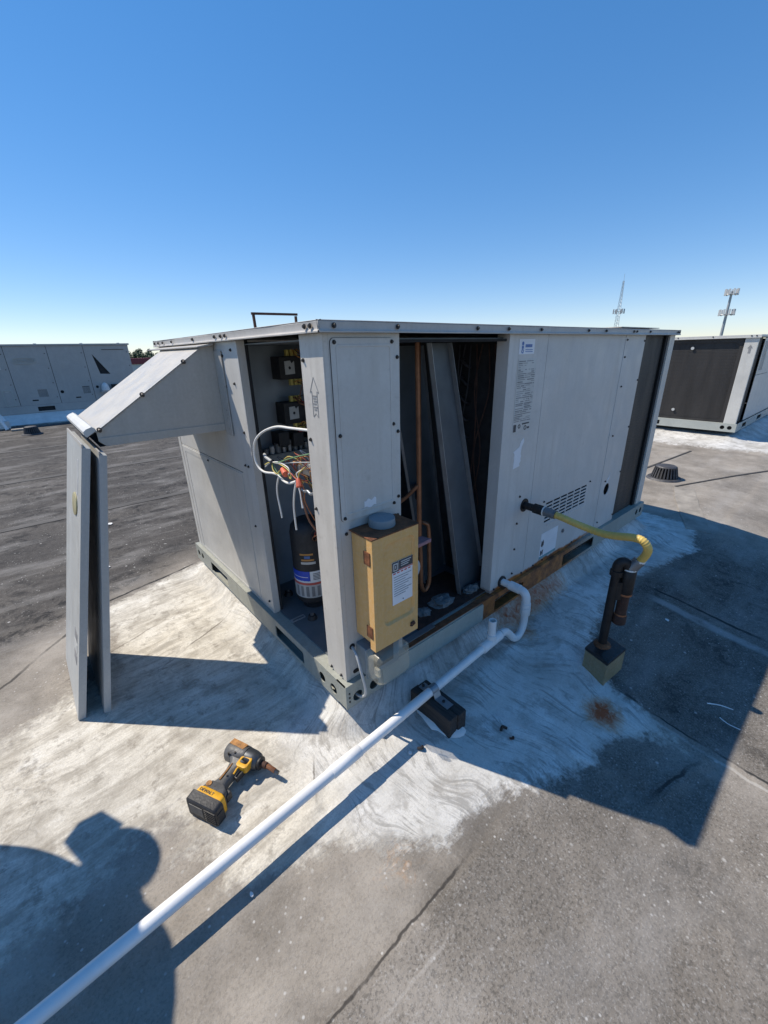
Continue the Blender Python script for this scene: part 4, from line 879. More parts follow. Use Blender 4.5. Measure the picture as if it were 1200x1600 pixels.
# ------------------------------------------------------------------ disconnect switch
db = thing('disconnect_switch', 'beige rust topped electrical disconnect box mounted on the corner panel', 'disconnect box', (0.165, -0.03, 0.28))
MB().plate(rect(0.075, 0.252, 0.284, 0.657), [], 'y', -0.062, 0.0195).build('case', 'beige', db, 0, 0.003)
dx0, dx1, dz0, dz1 = 0.068, 0.257, 0.268, 0.664
dm = MB(); 
dm.plate(rect(dx0, dx1, dz0, dz1), [rrect(dx0 + 0.040, dx1 - 0.014, dz0 + 0.075, dz1 - 0.028, 0.022)], 'y', -0.090, -0.0865)
dm.plate(rrect(dx0 + 0.046, dx1 - 0.020, dz0 + 0.081, dz1 - 0.034, 0.018), [], 'y', -0.0815, -0.079)
a_ = rrect(dx0 + 0.040, dx1 - 0.014, dz0 + 0.075, dz1 - 0.028, 0.022); b_ = rrect(dx0 + 0.046, dx1 - 0.020, dz0 + 0.081, dz1 - 0.034, 0.018); k = len(a_)
dm.add([(x, -0.090, z) for x, z in a_] + [(x, -0.0815, z) for x, z in b_], [(i, (i + 1) % k, k + (i + 1) % k, k + i) for i in range(k)])
dm.box(dx0, dx0 + 0.0025, -0.0865, -0.064, dz0, dz1); dm.box(dx1 - 0.0025, dx1, -0.0865, -0.064, dz0, dz1); dm.box(dx0 + 0.0025, dx1 - 0.0025, -0.0865, -0.064, dz0, dz0 + 0.0025)
door = dm.build('door', 'beige', db)
top = MB().plate([(0.066, 0.0185), (0.259, 0.0185), (0.259, -0.0925), (0.066, -0.0925)], [], 'z', 0.6645, 0.6685).build('rusty_top', 'rust', db, 0, 0.001); top['label'] = 'rusted brown top plate'
MB().cyl((0.165, -0.022, 0.6685), (0.165, -0.022, 0.694), 0.043, 0.041, 28).build('hub_cap', 'hubgrey', db, 40, 0.003)
MB().cyl((0.225, -0.005, 0.6685), (0.225, -0.005, 0.676), 0.009, None, 8).build('bolt', 'screw', db)
for zz in (0.60, 0.335):
    MB().box(0.0655, 0.068, -0.080, -0.050, zz - 0.022, zz + 0.022).build('hinge', 'rust', db, 0, 0.001)
lb = MB().box(0.150, 0.238, -0.0835, -0.0822, 0.405, 0.560).build('label', 'white', db)
pm = MB(); pm.box(0.150, 0.176, -0.0845, -0.0838, 0.525, 0.560); pm.box(0.178, 0.238, -0.0845, -0.0838, 0.530, 0.560); pm.build('print', 'ink', lb)
pw = MB().plate(rect(0.1535, 0.1725, 0.529, 0.556), [rect(0.1575, 0.1685, 0.5335, 0.5515)], 'y', -0.0852, -0.0847); pw.box(0.1610, 0.1650, -0.0852, -0.0847, 0.538, 0.547)
for k, zz in enumerate((0.554, 0.547, 0.540)): pw.box(0.186, 0.230 - 0.006 * k, -0.0852, -0.0847, zz - 0.0016, zz + 0.0016)
pw.build('print', 'label', lb)
pr = MB(); pr.box(0.150, 0.238, -0.0845, -0.0838, 0.5255, 0.5285)
for k in range(5): pr.box(0.154 + k * 0.016, 0.164 + k * 0.016, -0.0845, -0.0838, 0.5175, 0.5215)
pr.build('print', 'redprint', lb)
ps = MB()
for k in range(9): ps.box(0.156, 0.232 - 0.013 * (k % 3), -0.0845, -0.0838, 0.505 - k * 0.0085, 0.5065 - k * 0.0085)
ps.plate(circ(0.195, 0.415, 0.0025, 8), [], 'y', -0.0850, -0.0838); ps.build('print', 'ink_soft', lb)
MB().tube([(0.222, -0.092, 0.305), (0.232, -0.097, 0.312), (0.240, -0.092, 0.300), (0.230, -0.088, 0.292), (0.222, -0.092, 0.300)], 0.004, 8).build('hasp', 'rustdark', db, 60)

# ------------------------------------------------------------------ weatherproof outlet under it
ob = thing('weatherproof_outlet', 'grey outlet box with yellowed clear bubble cover below the disconnect box', 'outlet', (0.14, -0.04, 0.13))
MB().box(0.068, 0.205, -0.036, 0.0205, 0.135, 0.245).build('box', 'hubgrey', ob, 0, 0.003)
MB().box(0.062, 0.211, -0.042, -0.0365, 0.128, 0.250).build('cover_frame', 'hubgrey', ob, 0, 0.002)
MB().box(0.095, 0.18, -0.048, -0.0425, 0.155, 0.225).build('receptacle', 'black', ob, 0, 0.002)
bub = MB(); ol = rrect(0.064, 0.209, 0.130, 0.248, 0.022, 6); il = rrect(0.074, 0.199, 0.140, 0.238, 0.018, 6); k = len(ol)
bub.add([(x, -0.0425, z) for x, z in ol] + [(x, -0.095, z) for x, z in ol] + [(x, -0.108, z) for x, z in il], [(i, (i + 1) % k, k + (i + 1) % k, k + i) for i in range(k)] + [(k + i, k + (i + 1) % k, 2 * k + (i + 1) % k, 2 * k + i) for i in range(k)] + [tuple(range(2 * k, 3 * k))])
bb = bub.build('bubble_cover', 'clear', ob, 40)
MB().box(0.058, 0.068, -0.112, -0.09, 0.185, 0.215).build('latch', 'clear', ob, 0, 0.002)
tag(MB().tube(smoothpath([(0.052, 0.024, 0.235), (0.045, -0.012, 0.225), (0.042, -0.040, 0.17), (0.047, -0.050, 0.11), (0.052, -0.040, 0.065), (0.050, -0.01, 0.040), (0.050, 0.02, 0.036)], 7), 0.0048, 10).build('cable', 'grey_cable', None, 60), 'thin grey cable looping from the corner post into a hole in the base rail', 'cable')
MB().cyl((0.052, 0.0185, 0.236), (0.052, 0.0212, 0.236), 0.011, None, 12).build('cable_hole_shade', 'dark', unit)  # flat black disc paints the dark inside of a hole
MB().plate(rrect(0.050, 0.078, 0.118, 0.134, 0.007), [], 'y', 0.0190, 0.0208).build('oval_slot_shade', 'dark', unit)  # flat black plate paints the shade inside a slot
#NEXT
# ------------------------------------------------------------------ PVC condensate drain
PR = 0.0168
pv = thing('drain_pipe', 'white plastic condensate drain pipe running from the unit across the foreground', 'pipe', (0.29, -0.155, -0.01))
EL = Vector((0.929, -0.105, 0.135))
MB().tube([(0.929, 0.03, 0.135), (0.929, -0.02, 0.135), (0.929, -0.07, 0.135)], PR, 20).build('outlet', 'pvc', pv, 60)
MB().tube([(0.929, -0.028, 0.135), (0.929, -0.030, 0.135), (0.929, -0.062, 0.135), (0.929, -0.064, 0.135)], [0.0185, 0.0222, 0.0222, 0.0195], 20).build('coupling', 'pvc', pv, 50)
MB().tube(smoothpath([(0.929, -0.064, 0.135), (0.929, -0.085, 0.135), (0.929, -0.103, 0.130), (0.929, -0.114, 0.116), (0.929, -0.118, 0.095), (0.929, -0.119, 0.060)], 6), 0.0192, 20).build('elbow', 'pvc', pv, 60)
MB().tube([(0.929, -0.119, 0.060), (0.929, -0.119, 0.058), (0.928, -0.119, 0.022), (0.928, -0.119, 0.020)], [0.0200, 0.0226, 0.0226, 0.0205], 20).build('socket', 'pvc', pv, 50)
for a_, b_ in (((0.929, -0.064, 0.135), (0.929, -0.082, 0.135)), ((0.929, -0.119, 0.082), (0.929, -0.119, 0.0605))):
    MB().tube([a_, b_], 0.0220, 20).build('socket', 'pvc', pv, 50)
MB().tube(smoothpath([(0.928, -0.119, 0.020), (0.926, -0.120, -0.02), (0.915, -0.121, -0.050), (0.890, -0.123, -0.070), (0.862, -0.125, -0.072), (0.835, -0.127, -0.058), (0.812, -0.119, -0.030), (0.785, -0.118, -0.004), (0.760, -0.118, 0.006), (0.740, -0.1185, 0.0085)], 5), 0.0172, 18).build('trap', 'pvc', pv, 60)
def pl(x): return Vector((x, -0.1487 + 0.041 * x, 0.003 + 0.012 * (x - 0.3)))
tA, tB = pl(0.60), pl(0.735)
MB().tube([tA, tA.lerp(tB, 0.02), tA.lerp(tB, 0.98), tB], [0.0190, 0.0218, 0.0218, 0.0185], 20).build('tee', 'pvc', pv, 50)
tc = pl(0.668)
MB().tube([tc, tc + Vector((0, 0, 0.038)), tc + Vector((0, 0, 0.039))], [0.0210, 0.0210, 0.019], 18).build('tee_branch', 'pvc', pv, 50)
sb = MB(); n = 18
for r, z0, z1 in ((0.0166, 0.039, 0.108),): 
    sb.cyl(tc + Vector((0, 0, z0)), tc + Vector((0, 0, z1)), r, r, n, False)
    sb.cyl(tc + Vector((0, 0, z1)), tc + Vector((0, 0, z0)), r - 0.004, r - 0.004, n, False)
k = len(sb.v)
ring = [tc + Vector((rr_ * math.cos(2 * math.pi * i / n), rr_ * math.sin(2 * math.pi * i / n), 0.108)) for rr_ in (0.0166, 0.0126) for i in range(n)]
sb.add(ring, [(i, (i + 1) % n, n + (i + 1) % n, n + i) for i in range(n)])
sb.build('vent_stub', 'pvc', pv, 50)
path = [pl(x) for x in np.linspace(0.602, -1.25, 40)]
MB().tube(path, PR, 20).build('long_run', 'pvc', pv, 60)
q = pl(-0.06); q2 = pl(-0.17)
MB().tube([q + (q2 - q) * t for t in (0, 0.02, 0.98, 1)], [PR, PR + 0.0022, PR + 0.0022, PR], 20).build('joint_sleeve', 'pvc', pv, 50)
# support block and strap
bl = thing('pipe_support', 'dark weathered wood block holding up the white drain pipe', 'support block', (0.285, -0.165, -0.09))
bm_ = MB().box(0.243, 0.285, -0.262, -0.066, -0.10, -0.0165); bm_.build('block_half', 'wood', bl, 0, 0.006)
bm_ = MB().box(0.2855, 0.328, -0.266, -0.068, -0.10, -0.018); bm_.build('block_half', 'wood', bl, 0, 0.006)
c0 = pl(0.29); sm_ = MB(); prof = []
pts = [(-0.085, -0.0150), (-0.027, -0.0150)] + [(-(PR + .001) * math.cos(a), (c0.z) + (PR + .001) * math.sin(a)) for a in np.linspace(0, math.pi, 12)] + [(0.027, -0.0150), (0.055, -0.0150)]
vs = []
for dy, z in pts:
    for dx in (-0.016, 0.016):
        vs += [(c0.x + dx, c0.y + dy, z), (c0.x + dx, c0.y + dy * 1.03, z + 0.0025)]
fs = []
for i in range(len(pts) - 1):
    a = i * 4; b = a + 4; fs += [(a, b, b + 2, a + 2), (a + 1, a + 3, b + 3, b + 1), (a, a + 1, b + 1, b), (a + 2, b + 2, b + 3, a + 3)]
sm_.add(vs, fs); sm_.build('strap', 'zinc', bl)
for dy in (-0.055, 0.048): MB().cyl((c0.x, c0.y + dy, -0.0135), (c0.x, c0.y + dy, -0.007), 0.006, 0.005, 8).build('strap_screw', 'screw', bl)
ctm = MB().ell((0.287, -0.165, -0.098), 0.065, 0.12, 0.022, 24, 6, 0)
ctm.v = [(x + 0.02 * noise.noise(Vector((x * 20, y * 20, 1))), y + 0.02 * noise.noise(Vector((x * 20, y * 20, 5))), z) for x, y, z in ctm.v]
ctm.build('coating_fillet', 'whitecoat', bl, 40)

# ------------------------------------------------------------------ gas pipe, hose and pitch pocket
gz = float(roof_slope(np.array([1.02]), np.array([-.45]))[0])
pk = thing('pitch_pocket', 'small square brown metal box filled with black pitch at the foot of the gas pipe', 'pitch pocket', (1.02, -0.45, gz))
o_ = [(0.952, -0.395), (1.105, -0.402), (1.068, -0.512), (0.920, -0.500)]
MB().prism(o_, 'z', gz - 0.02, -0.026).build('box', 'pocket', pk, 0, 0.003)
MB().prism([(1.015 + (x - 1.015) * 1.03, -0.452 + (y + 0.452) * 1.03) for x, y in o_], 'z', -0.0255, -0.012).build('pitch_fill', 'pitch', pk, 0, 0.005)
MB().ell((1.02, -0.435, -0.014), 0.038, 0.034, 0.014, 16, 5, 0).build('rust_collar', 'rust', pk, 40)
gp = thing('gas_pipe', 'black iron gas riser with drip leg standing in the pitch pocket', 'gas pipe', (1.02, -0.435, -0.012))
GX, GY = 1.022, -0.433; BX, BY = 1.050, -0.468
MB().tube([(GX, GY, -0.014), (GX, GY, 0.36)], 0.0172, 18).build('riser', 'blackpipe', gp, 60)
MB().tube(smoothpath([(GX, GY, 0.335), (GX, GY, 0.365), (GX + 0.006, GY - 0.007, 0.380), (GX + 0.018, GY - 0.021, 0.378), (BX, BY, 0.340)], 5), 0.0195, 18).build('return_elbow', 'blackpipe', gp, 60)
MB().tube([(GX, GY, 0.322), (GX, GY, 0.324), (GX, GY, 0.345), (GX, GY, 0.347)], [0.020, 0.0245, 0.0245, 0.020], 18).build('collar', 'blackpipe', gp, 50)
MB().tube([(BX, BY, 0.355), (BX, BY, 0.350), (BX, BY, 0.245), (BX, BY, 0.240)], [0.022, 0.0265, 0.0265, 0.022], 18).build('tee', 'blackpipe', gp, 50)
MB().tube([(BX, BY, 0.243), (BX, BY, 0.120)], 0.0205, 18).build('drip_leg', 'rustdark', gp, 60)
MB().tube([(BX, BY, 0.145), (BX, BY, 0.142), (BX, BY, 0.105), (BX, BY, 0.098)], [0.022, 0.0255, 0.0255, 0.016], 18).build('end_cap', 'rustdark', gp, 50)
for zz, mt_, r_ in ((0.2445, 'copper', 0.0268), (0.1475, 'copper', 0.0228), (0.3535, 'whiteseal', 0.0250)):
    MB().tube([(BX, BY, zz - 0.004), (BX, BY, zz + 0.004)], r_, 18).build('thread_ring', mt_, gp, 50)
MB().tube([(GX + .012, GY - .012, 0.22), (GX + .012, GY - .012, 0.30)], 0.022, 12).build('bracket', 'blackpipe', gp, 60)
gh = thing('gas_hose', 'yellow corrugated flexible gas connector reaching from the unit to the gas pipe', 'gas hose', (1.065, -0.24, 0.46))
MB().tube([(1.064, 0.03, 0.488), (1.064, -0.045, 0.486)], 0.017, 16).build('nipple', 'blackpipe', gh, 60)
MB().tube([(1.064, -0.030, 0.487), (1.064, -0.033, 0.487), (1.065, -0.075, 0.485), (1.065, -0.078, 0.485)], [0.020, 0.024, 0.024, 0.02], 8).build('union', 'blackpipe', gh, 50)
MB().tube([(1.065, -0.079, 0.485), (1.065, -0.084, 0.485)], 0.0235, 16).build('seal_ring', 'whiteseal', gh, 50)
MB().tube([(1.065, -0.085, 0.485), (1.065, -0.135, 0.482)], [0.023, 0.0205], 8).build('flare_nut', 'steel', gh, 50)
HP = [(1.065, -0.135, 0.482), (1.066, -0.17, 0.478), (1.070, -0.22, 0.468), (1.072, -0.28, 0.460), (1.060, -0.35, 0.462), (1.042, -0.41, 0.478), (1.026, -0.462, 0.495), (1.020, -0.497, 0.496), (1.030, -0.517, 0.468), (1.048, -0.510, 0.430), (1.060, -0.492, 0.394)]
hp = smoothpath(HP, 14); rs = [0.0148 + 0.0013 * math.sin(i * 2.1) for i in range(len(hp))]
MB().tube(hp, rs, 16).build('corrugated_tube', 'hose', gh, 70)
MB().tube([(1.060, -0.492, 0.396), (BX, BY - 0.002, 0.357)], [0.0215, 0.0235], 8).build('flare_nut', 'steel', gh, 50)
MB().tube([(1.060, -0.493, 0.400), (1.060, -0.492, 0.393)], 0.0205, 16).build('seal_ring', 'whiteseal', gh, 50)

# ------------------------------------------------------------------ two removed doors leaning on the hood
def leaning(name, label, xb, xt, zt, y0, y1, yt0, thick, badge=False):
    """pan-shaped door: outer skin faces -x, turned edges, standing on the roof and leaning to the hood"""
    zb = G0 + 0.004; Lh = math.hypot(xt - xb, zt - zb); ang = math.atan2(xt - xb, zt - zb)
    t = thing(name, label, 'door', (xb, y0, zb), 0, 'removed unit doors leaning on the intake hood', local=True)
    t.rotation_euler = (0, ang, 0)
    wd = y1 - y0
    MB().plate(rrect(0, wd, 0, Lh, 0.004), [], 'x', 0, 0.002).build('skin', 'panel_door', t, 0, 0.0006)
    ed = MB(); ed.box(0.002, thick, 0, 0.002, 0.0, Lh); ed.box(0.002, thick, wd - 0.002, wd, 0.0, Lh); ed.box(0.002, thick, 0.002, wd - 0.002, Lh - 0.002, Lh); ed.box(0.002, thick, 0.002, wd - 0.002, 0, 0.002)
    ed.box(thick - 0.002, thick, 0.002, 0.022, 0.002, Lh - 0.002); ed.box(thick - 0.002, thick, wd - 0.022, wd - 0.002, 0.002, Lh - 0.002)
    ed.build('turned_edge', 'panel_door', t)
    MB().box(0.0022, 0.010, 0.024, wd - 0.024, 0.02, Lh - 0.02).build('lining', 'liner', t)
    MB().box(-0.001, 0.004, -0.0, wd, Lh, Lh + 0.012).build('top_flange', 'hood', t, 0, 0.0008)
    if badge:
        b = MB().plate([(0.15 + 0.060 * math.cos(a), 0.80 + 0.040 * math.sin(a)) for a in np.linspace(0, 2 * math.pi, 25)[:-1]], [], 'x', -0.0045, -0.0003).build('badge', 'brass', t, 40, 0.0012)
        for k in range(3): MB().box(-0.0012, -0.0002, 0.055, 0.125, 0.20 + 0.045 * k, 0.236 + 0.045 * k).build('sticker', 'ink_soft' if k != 1 else 'label', t)
        MB().box(-0.0012, -0.0002, 0.09, 0.098, 0.84, 0.97).build('scratch', 'chip', t)
    return t
leaning('unit_door', 'outer grey metal door with oval badge leaning against the intake hood', -0.735, -0.484, 0.905, 0.705, 1.165, 0.7, 0.024, True)
leaning('unit_door', 'inner grey metal door standing just behind the badged door', -0.655, -0.446, 0.880, 0.675, 1.125, 0.7, 0.022)

# ------------------------------------------------------------------ frame on the lid
fr = thing('lifting_bracket', 'rusty brown square metal bracket standing on top of the unit', 'bracket', (0.2, 0.6, 1.256))
fb = MB(); fb.tube([(0.115, 0.6, 1.254), (0.113, 0.6, 1.305)], 0.0055, 4).build('leg', 'rustdark', fr); MB().tube([(0.283, 0.6, 1.254), (0.283, 0.6, 1.305)], 0.0055, 4).build('leg', 'rustdark', fr)
MB().tube([(0.106, 0.6, 1.309), (0.290, 0.6, 1.311)], 0.0055, 4).build('top_bar', 'rustdark', fr)
MB().tube([(0.12, 0.6, 1.262), (0.278, 0.6, 1.2625)], 0.004, 4).build('lower_bar', 'rustdark', fr)

# ------------------------------------------------------------------ impact driver on its side
dv = thing('impact_driver', 'worn yellow and black cordless impact driver lying on the white roof coating', 'power tool', (-0.405, 0.085, -0.088), local=True)
nx = Vector((0.45, -0.893, 0)); hy = Vector((0.893, 0.45, 0))
dv.rotation_euler = (0, 0, math.atan2(nx.y, nx.x))
# local x: towards the nose, local y: from battery to head, local z: up
def rloop(mb, secs):
    """loft of rounded sections along y: (y, x0, x1, z0, z1, r)"""
    k = 0; vs = []
    for y, x0, x1, z0, z1, r in secs:
        lp = rrect(x0, x1, z0, z1, r, 4); k = len(lp); vs += [(a, y, b) for a, b in lp]
    m_ = len(secs)
    fs = [(i * k + j, i * k + (j + 1) % k, (i + 1) * k + (j + 1) % k, (i + 1) * k + j) for i in range(m_ - 1) for j in range(k)]
    fs += [tuple(range(k - 1, -1, -1)), tuple(range((m_ - 1) * k, m_ * k))]
    return mb.add(vs, fs)
bat = rloop(MB(), [(-0.112, -0.050, 0.060, 0.004, 0.070, 0.010), (-0.108, -0.055, 0.064, 0.001, 0.074, 0.012), (-0.080, -0.056, 0.065, 0.0, 0.075, 0.012), (-0.078, -0.052, 0.060, 0.002, 0.072, 0.012)]).build('battery', 'black', dv, 40)
for k in range(6): MB().box(0.020, 0.062, -0.1145, -0.1110, 0.014 + k * 0.009, 0.0185 + k * 0.009).build('cooling_rib', 'black', bat, 0, 0.0006)
MB().box(-0.040, 0.012, -0.1135, -0.1118, 0.020, 0.058).build('battery_label', 'tool_grey', bat, 0, 0.0006)
MB().box(0.052, 0.0672, -0.107, -0.082, 0.022, 0.054).build('release_button', 'black', bat, 0, 0.003)
yb_ = rloop(MB(), [(-0.0778, -0.046, 0.056, 0.004, 0.071, 0.010), (-0.062, -0.044, 0.055, 0.004, 0.071, 0.010), (-0.056, -0.036, 0.046, 0.008, 0.067, 0.010)]).build('battery_collar', 'yellow', dv, 40)
tm = textmesh('DEWALT', 0.0135, 'ink'); to = link('lettering', tm, yb_); to.location = (-0.008, -0.070, 0.0715); to.rotation_euler = (0, 0, 0)
foot = rloop(MB(), [(-0.0555, -0.040, 0.048, 0.008, 0.067, 0.010), (-0.042, -0.038, 0.044, 0.010, 0.066, 0.012), (-0.030, -0.030, 0.028, 0.014, 0.062, 0.012)]).build('handle_foot', 'tool_grey', dv, 40)
MB().cyl((-0.024, -0.045, 0.064), (-0.024, -0.045, 0.0685), 0.010, 0.009, 14).build('led_button', 'yellow_worn', foot, 40)
MB().box(0.030, 0.050, -0.052, -0.030, 0.022, 0.052).build('belt_clip', 'black', foot, 0, 0.003)
rloop(MB(), [(-0.031, -0.026, 0.024, 0.016, 0.060, 0.014), (-0.010, -0.021, 0.019, 0.018, 0.058, 0.016), (0.020, -0.020, 0.021, 0.017, 0.059, 0.017), (0.045, -0.024, 0.026, 0.014, 0.062, 0.016), (0.058, -0.034, 0.034, 0.010, 0.066, 0.014)]).build('handle', 'tool_grey', dv, 50)
MB().tube([(-0.006, -0.02, 0.0595), (-0.006, 0.04, 0.0605)], 0.003, 6).build('grip_seam', 'yellow_worn', dv)
tg = MB().prism([(0.022, 0.012), (0.036, 0.008), (0.040, 0.040), (0.028, 0.056), (0.022, 0.056)], 'z', 0.028, 0.048); tg.build('trigger', 'black', dv, 0, 0.003)
# head: lathe along local x
hd = MB(); n = 20; hy0, hz0 = 0.088, 0.038
prof = [(-0.070, 0.012), (-0.068, 0.027), (-0.060, 0.033), (-0.030, 0.0345), (0.005, 0.0345), (0.012, 0.033)]
def lathe(mb, prof):
    vs = [(x, hy0 + r * math.cos(2 * math.pi * j / n), hz0 + r * 1.03 * math.sin(2 * math.pi * j / n)) for x, r in prof for j in range(n)]
    fs = [(i * n + j, i * n + (j + 1) % n, (i + 1) * n + (j + 1) % n, (i + 1) * n + j) for i in range(len(prof) - 1) for j in range(n)]
    return mb.add(vs, fs + [tuple(range(n - 1, -1, -1)), tuple(range((len(prof) - 1) * n, len(prof) * n))])
lathe(hd, prof).build('motor_housing', 'tool_grey', dv, 35)
lathe(MB(), [(0.0125, 0.030), (0.014, 0.0325), (0.040, 0.031), (0.056, 0.027), (0.062, 0.021)]).build('nose_cone', 'gunmetal', dv, 35)
lathe(MB(), [(0.0622, 0.019), (0.064, 0.0215), (0.070, 0.0215), (0.072, 0.017)]).build('bumper', 'black', dv, 35)
lathe(MB(), [(0.0722, 0.011), (0.092, 0.011), (0.094, 0.009)]).build('anvil', 'rustdark', dv, 35)
MB().cyl((0.0942, hy0, hz0), (0.128, hy0 - 0.002, hz0 - 0.004), 0.0085, None, 6).build('hex_bit', 'copper', dv, 30, 0.001)
MB().cyl((0.1285, hy0 - 0.002, hz0 - 0.004), (0.142, hy0 - 0.003, hz0 - 0.006), 0.007, None, 6).build('bit_end', 'gunmetal', dv)
dec = MB().prism([(-0.062, 0.090), (0.000, 0.086), (0.006, 0.108), (-0.058, 0.112)], 'z', 0.068, 0.0745); dec.build('worn_decal', 'yellow_worn', dv, 0, 0.002)
grd = MB().plate(rrect(0.008, 0.050, 0.036, 0.078, 0.010), [rrect(0.015, 0.043, 0.050, 0.070, 0.006)], 'z', 0.040, 0.066); grd.build('trigger_guard', 'yellow', dv, 30, 0.002)
MB().tube([(0.022, 0.012, 0.058), (0.020, 0.030, 0.060), (0.024, 0.048, 0.060)], 0.003, 6).build('trigger_trim', 'yellow', dv)
for x, y in ((-0.02, 0.07), (-0.04, 0.06), (0.0, -0.046), (0.005, 0.0)): MB().cyl((x, y, 0.060), (x, y, 0.0715 if y > 0.05 else 0.067 if y < -.02 else 0.0612), 0.0032, None, 8).build('screw', 'screw', dv)
dv.location = (-0.408, 0.078, G0 + 0.001); dv.scale = (0.95, 0.95, 0.95)

# ------------------------------------------------------------------ small litter
def bit(name, label, cat, pts, r, mat): 
    pp = smoothpath(pts, 5); return tag(MB().tube(pp, r, 6).build(name, mat, None, 60), label, cat, 'bits of litter on the roof')
def gh_(x, y): return float(roof_slope(np.array([x]), np.array([y]))[0])
def Lp(x, y, h=0.006): return (x, y, gh_(x, y) + h)
bit('sealant_curl', 'dark curled scrap on the roof beside the wood block', 'scrap', [Lp(0.13, -0.22), Lp(0.14, -0.232, 0.012), Lp(0.148, -0.225)], 0.005, 'blackpipe')
bit('sealant_curl', 'dark curled scrap lying between wood block and rust stain, upper one', 'scrap', [Lp(0.41, -0.36), Lp(0.425, -0.355, 0.010), Lp(0.435, -0.368)], 0.005, 'blackpipe')
bit('sealant_curl', 'small reddish scrap below the dark curl in the unit shadow', 'scrap', [Lp(0.41, -0.395), Lp(0.418, -0.405, 0.008), Lp(0.425, -0.40)], 0.004, 'rustdark')
bit('cable_tie', 'thin white cable tie offcut on the dark roofing, longer one', 'offcut', [Lp(1.17, -0.80), Lp(1.20, -0.835), Lp(1.215, -0.875)], 0.003, 'chip')
bit('cable_tie', 'thin white cable tie offcut on the dark roofing nearest the shadow edge', 'offcut', [Lp(1.13, -0.85), Lp(1.12, -0.88), Lp(1.125, -0.915)], 0.003, 'chip')
rb = random.Random(21)
def chip(label, x, y, s):
    k = 7; pts = [(s * rb.uniform(.6, 1.2) * math.cos(2 * math.pi * i / k), 0.6 * s * rb.uniform(.6, 1.2) * math.sin(2 * math.pi * i / k)) for i in range(k)]
    o = MB().prism(pts, 'z', 0, 0.004).build('paint_chip', 'chip', None, 0, 0.001); o.location = Lp(x, y, 0.003); o.rotation_euler[2] = rb.uniform(0, 6); return tag(o, label, 'chip', 'bits of litter on the roof')
chip('white flake on the roof by the near end of the drain pipe', -0.47, -0.235, 0.008)
chip('white flake in the sunlit strip right of the drain pipe joint', 0.10, -0.215, 0.009)
chip('large white flake on the dark sheet by the pale lap strip', 1.60, -0.52, 0.016)
chip('white flake on dark roofing behind the doors', -0.45, 2.05, 0.030)
chip('white flake on dark roofing far behind the doors', -0.30, 2.9, 0.035)
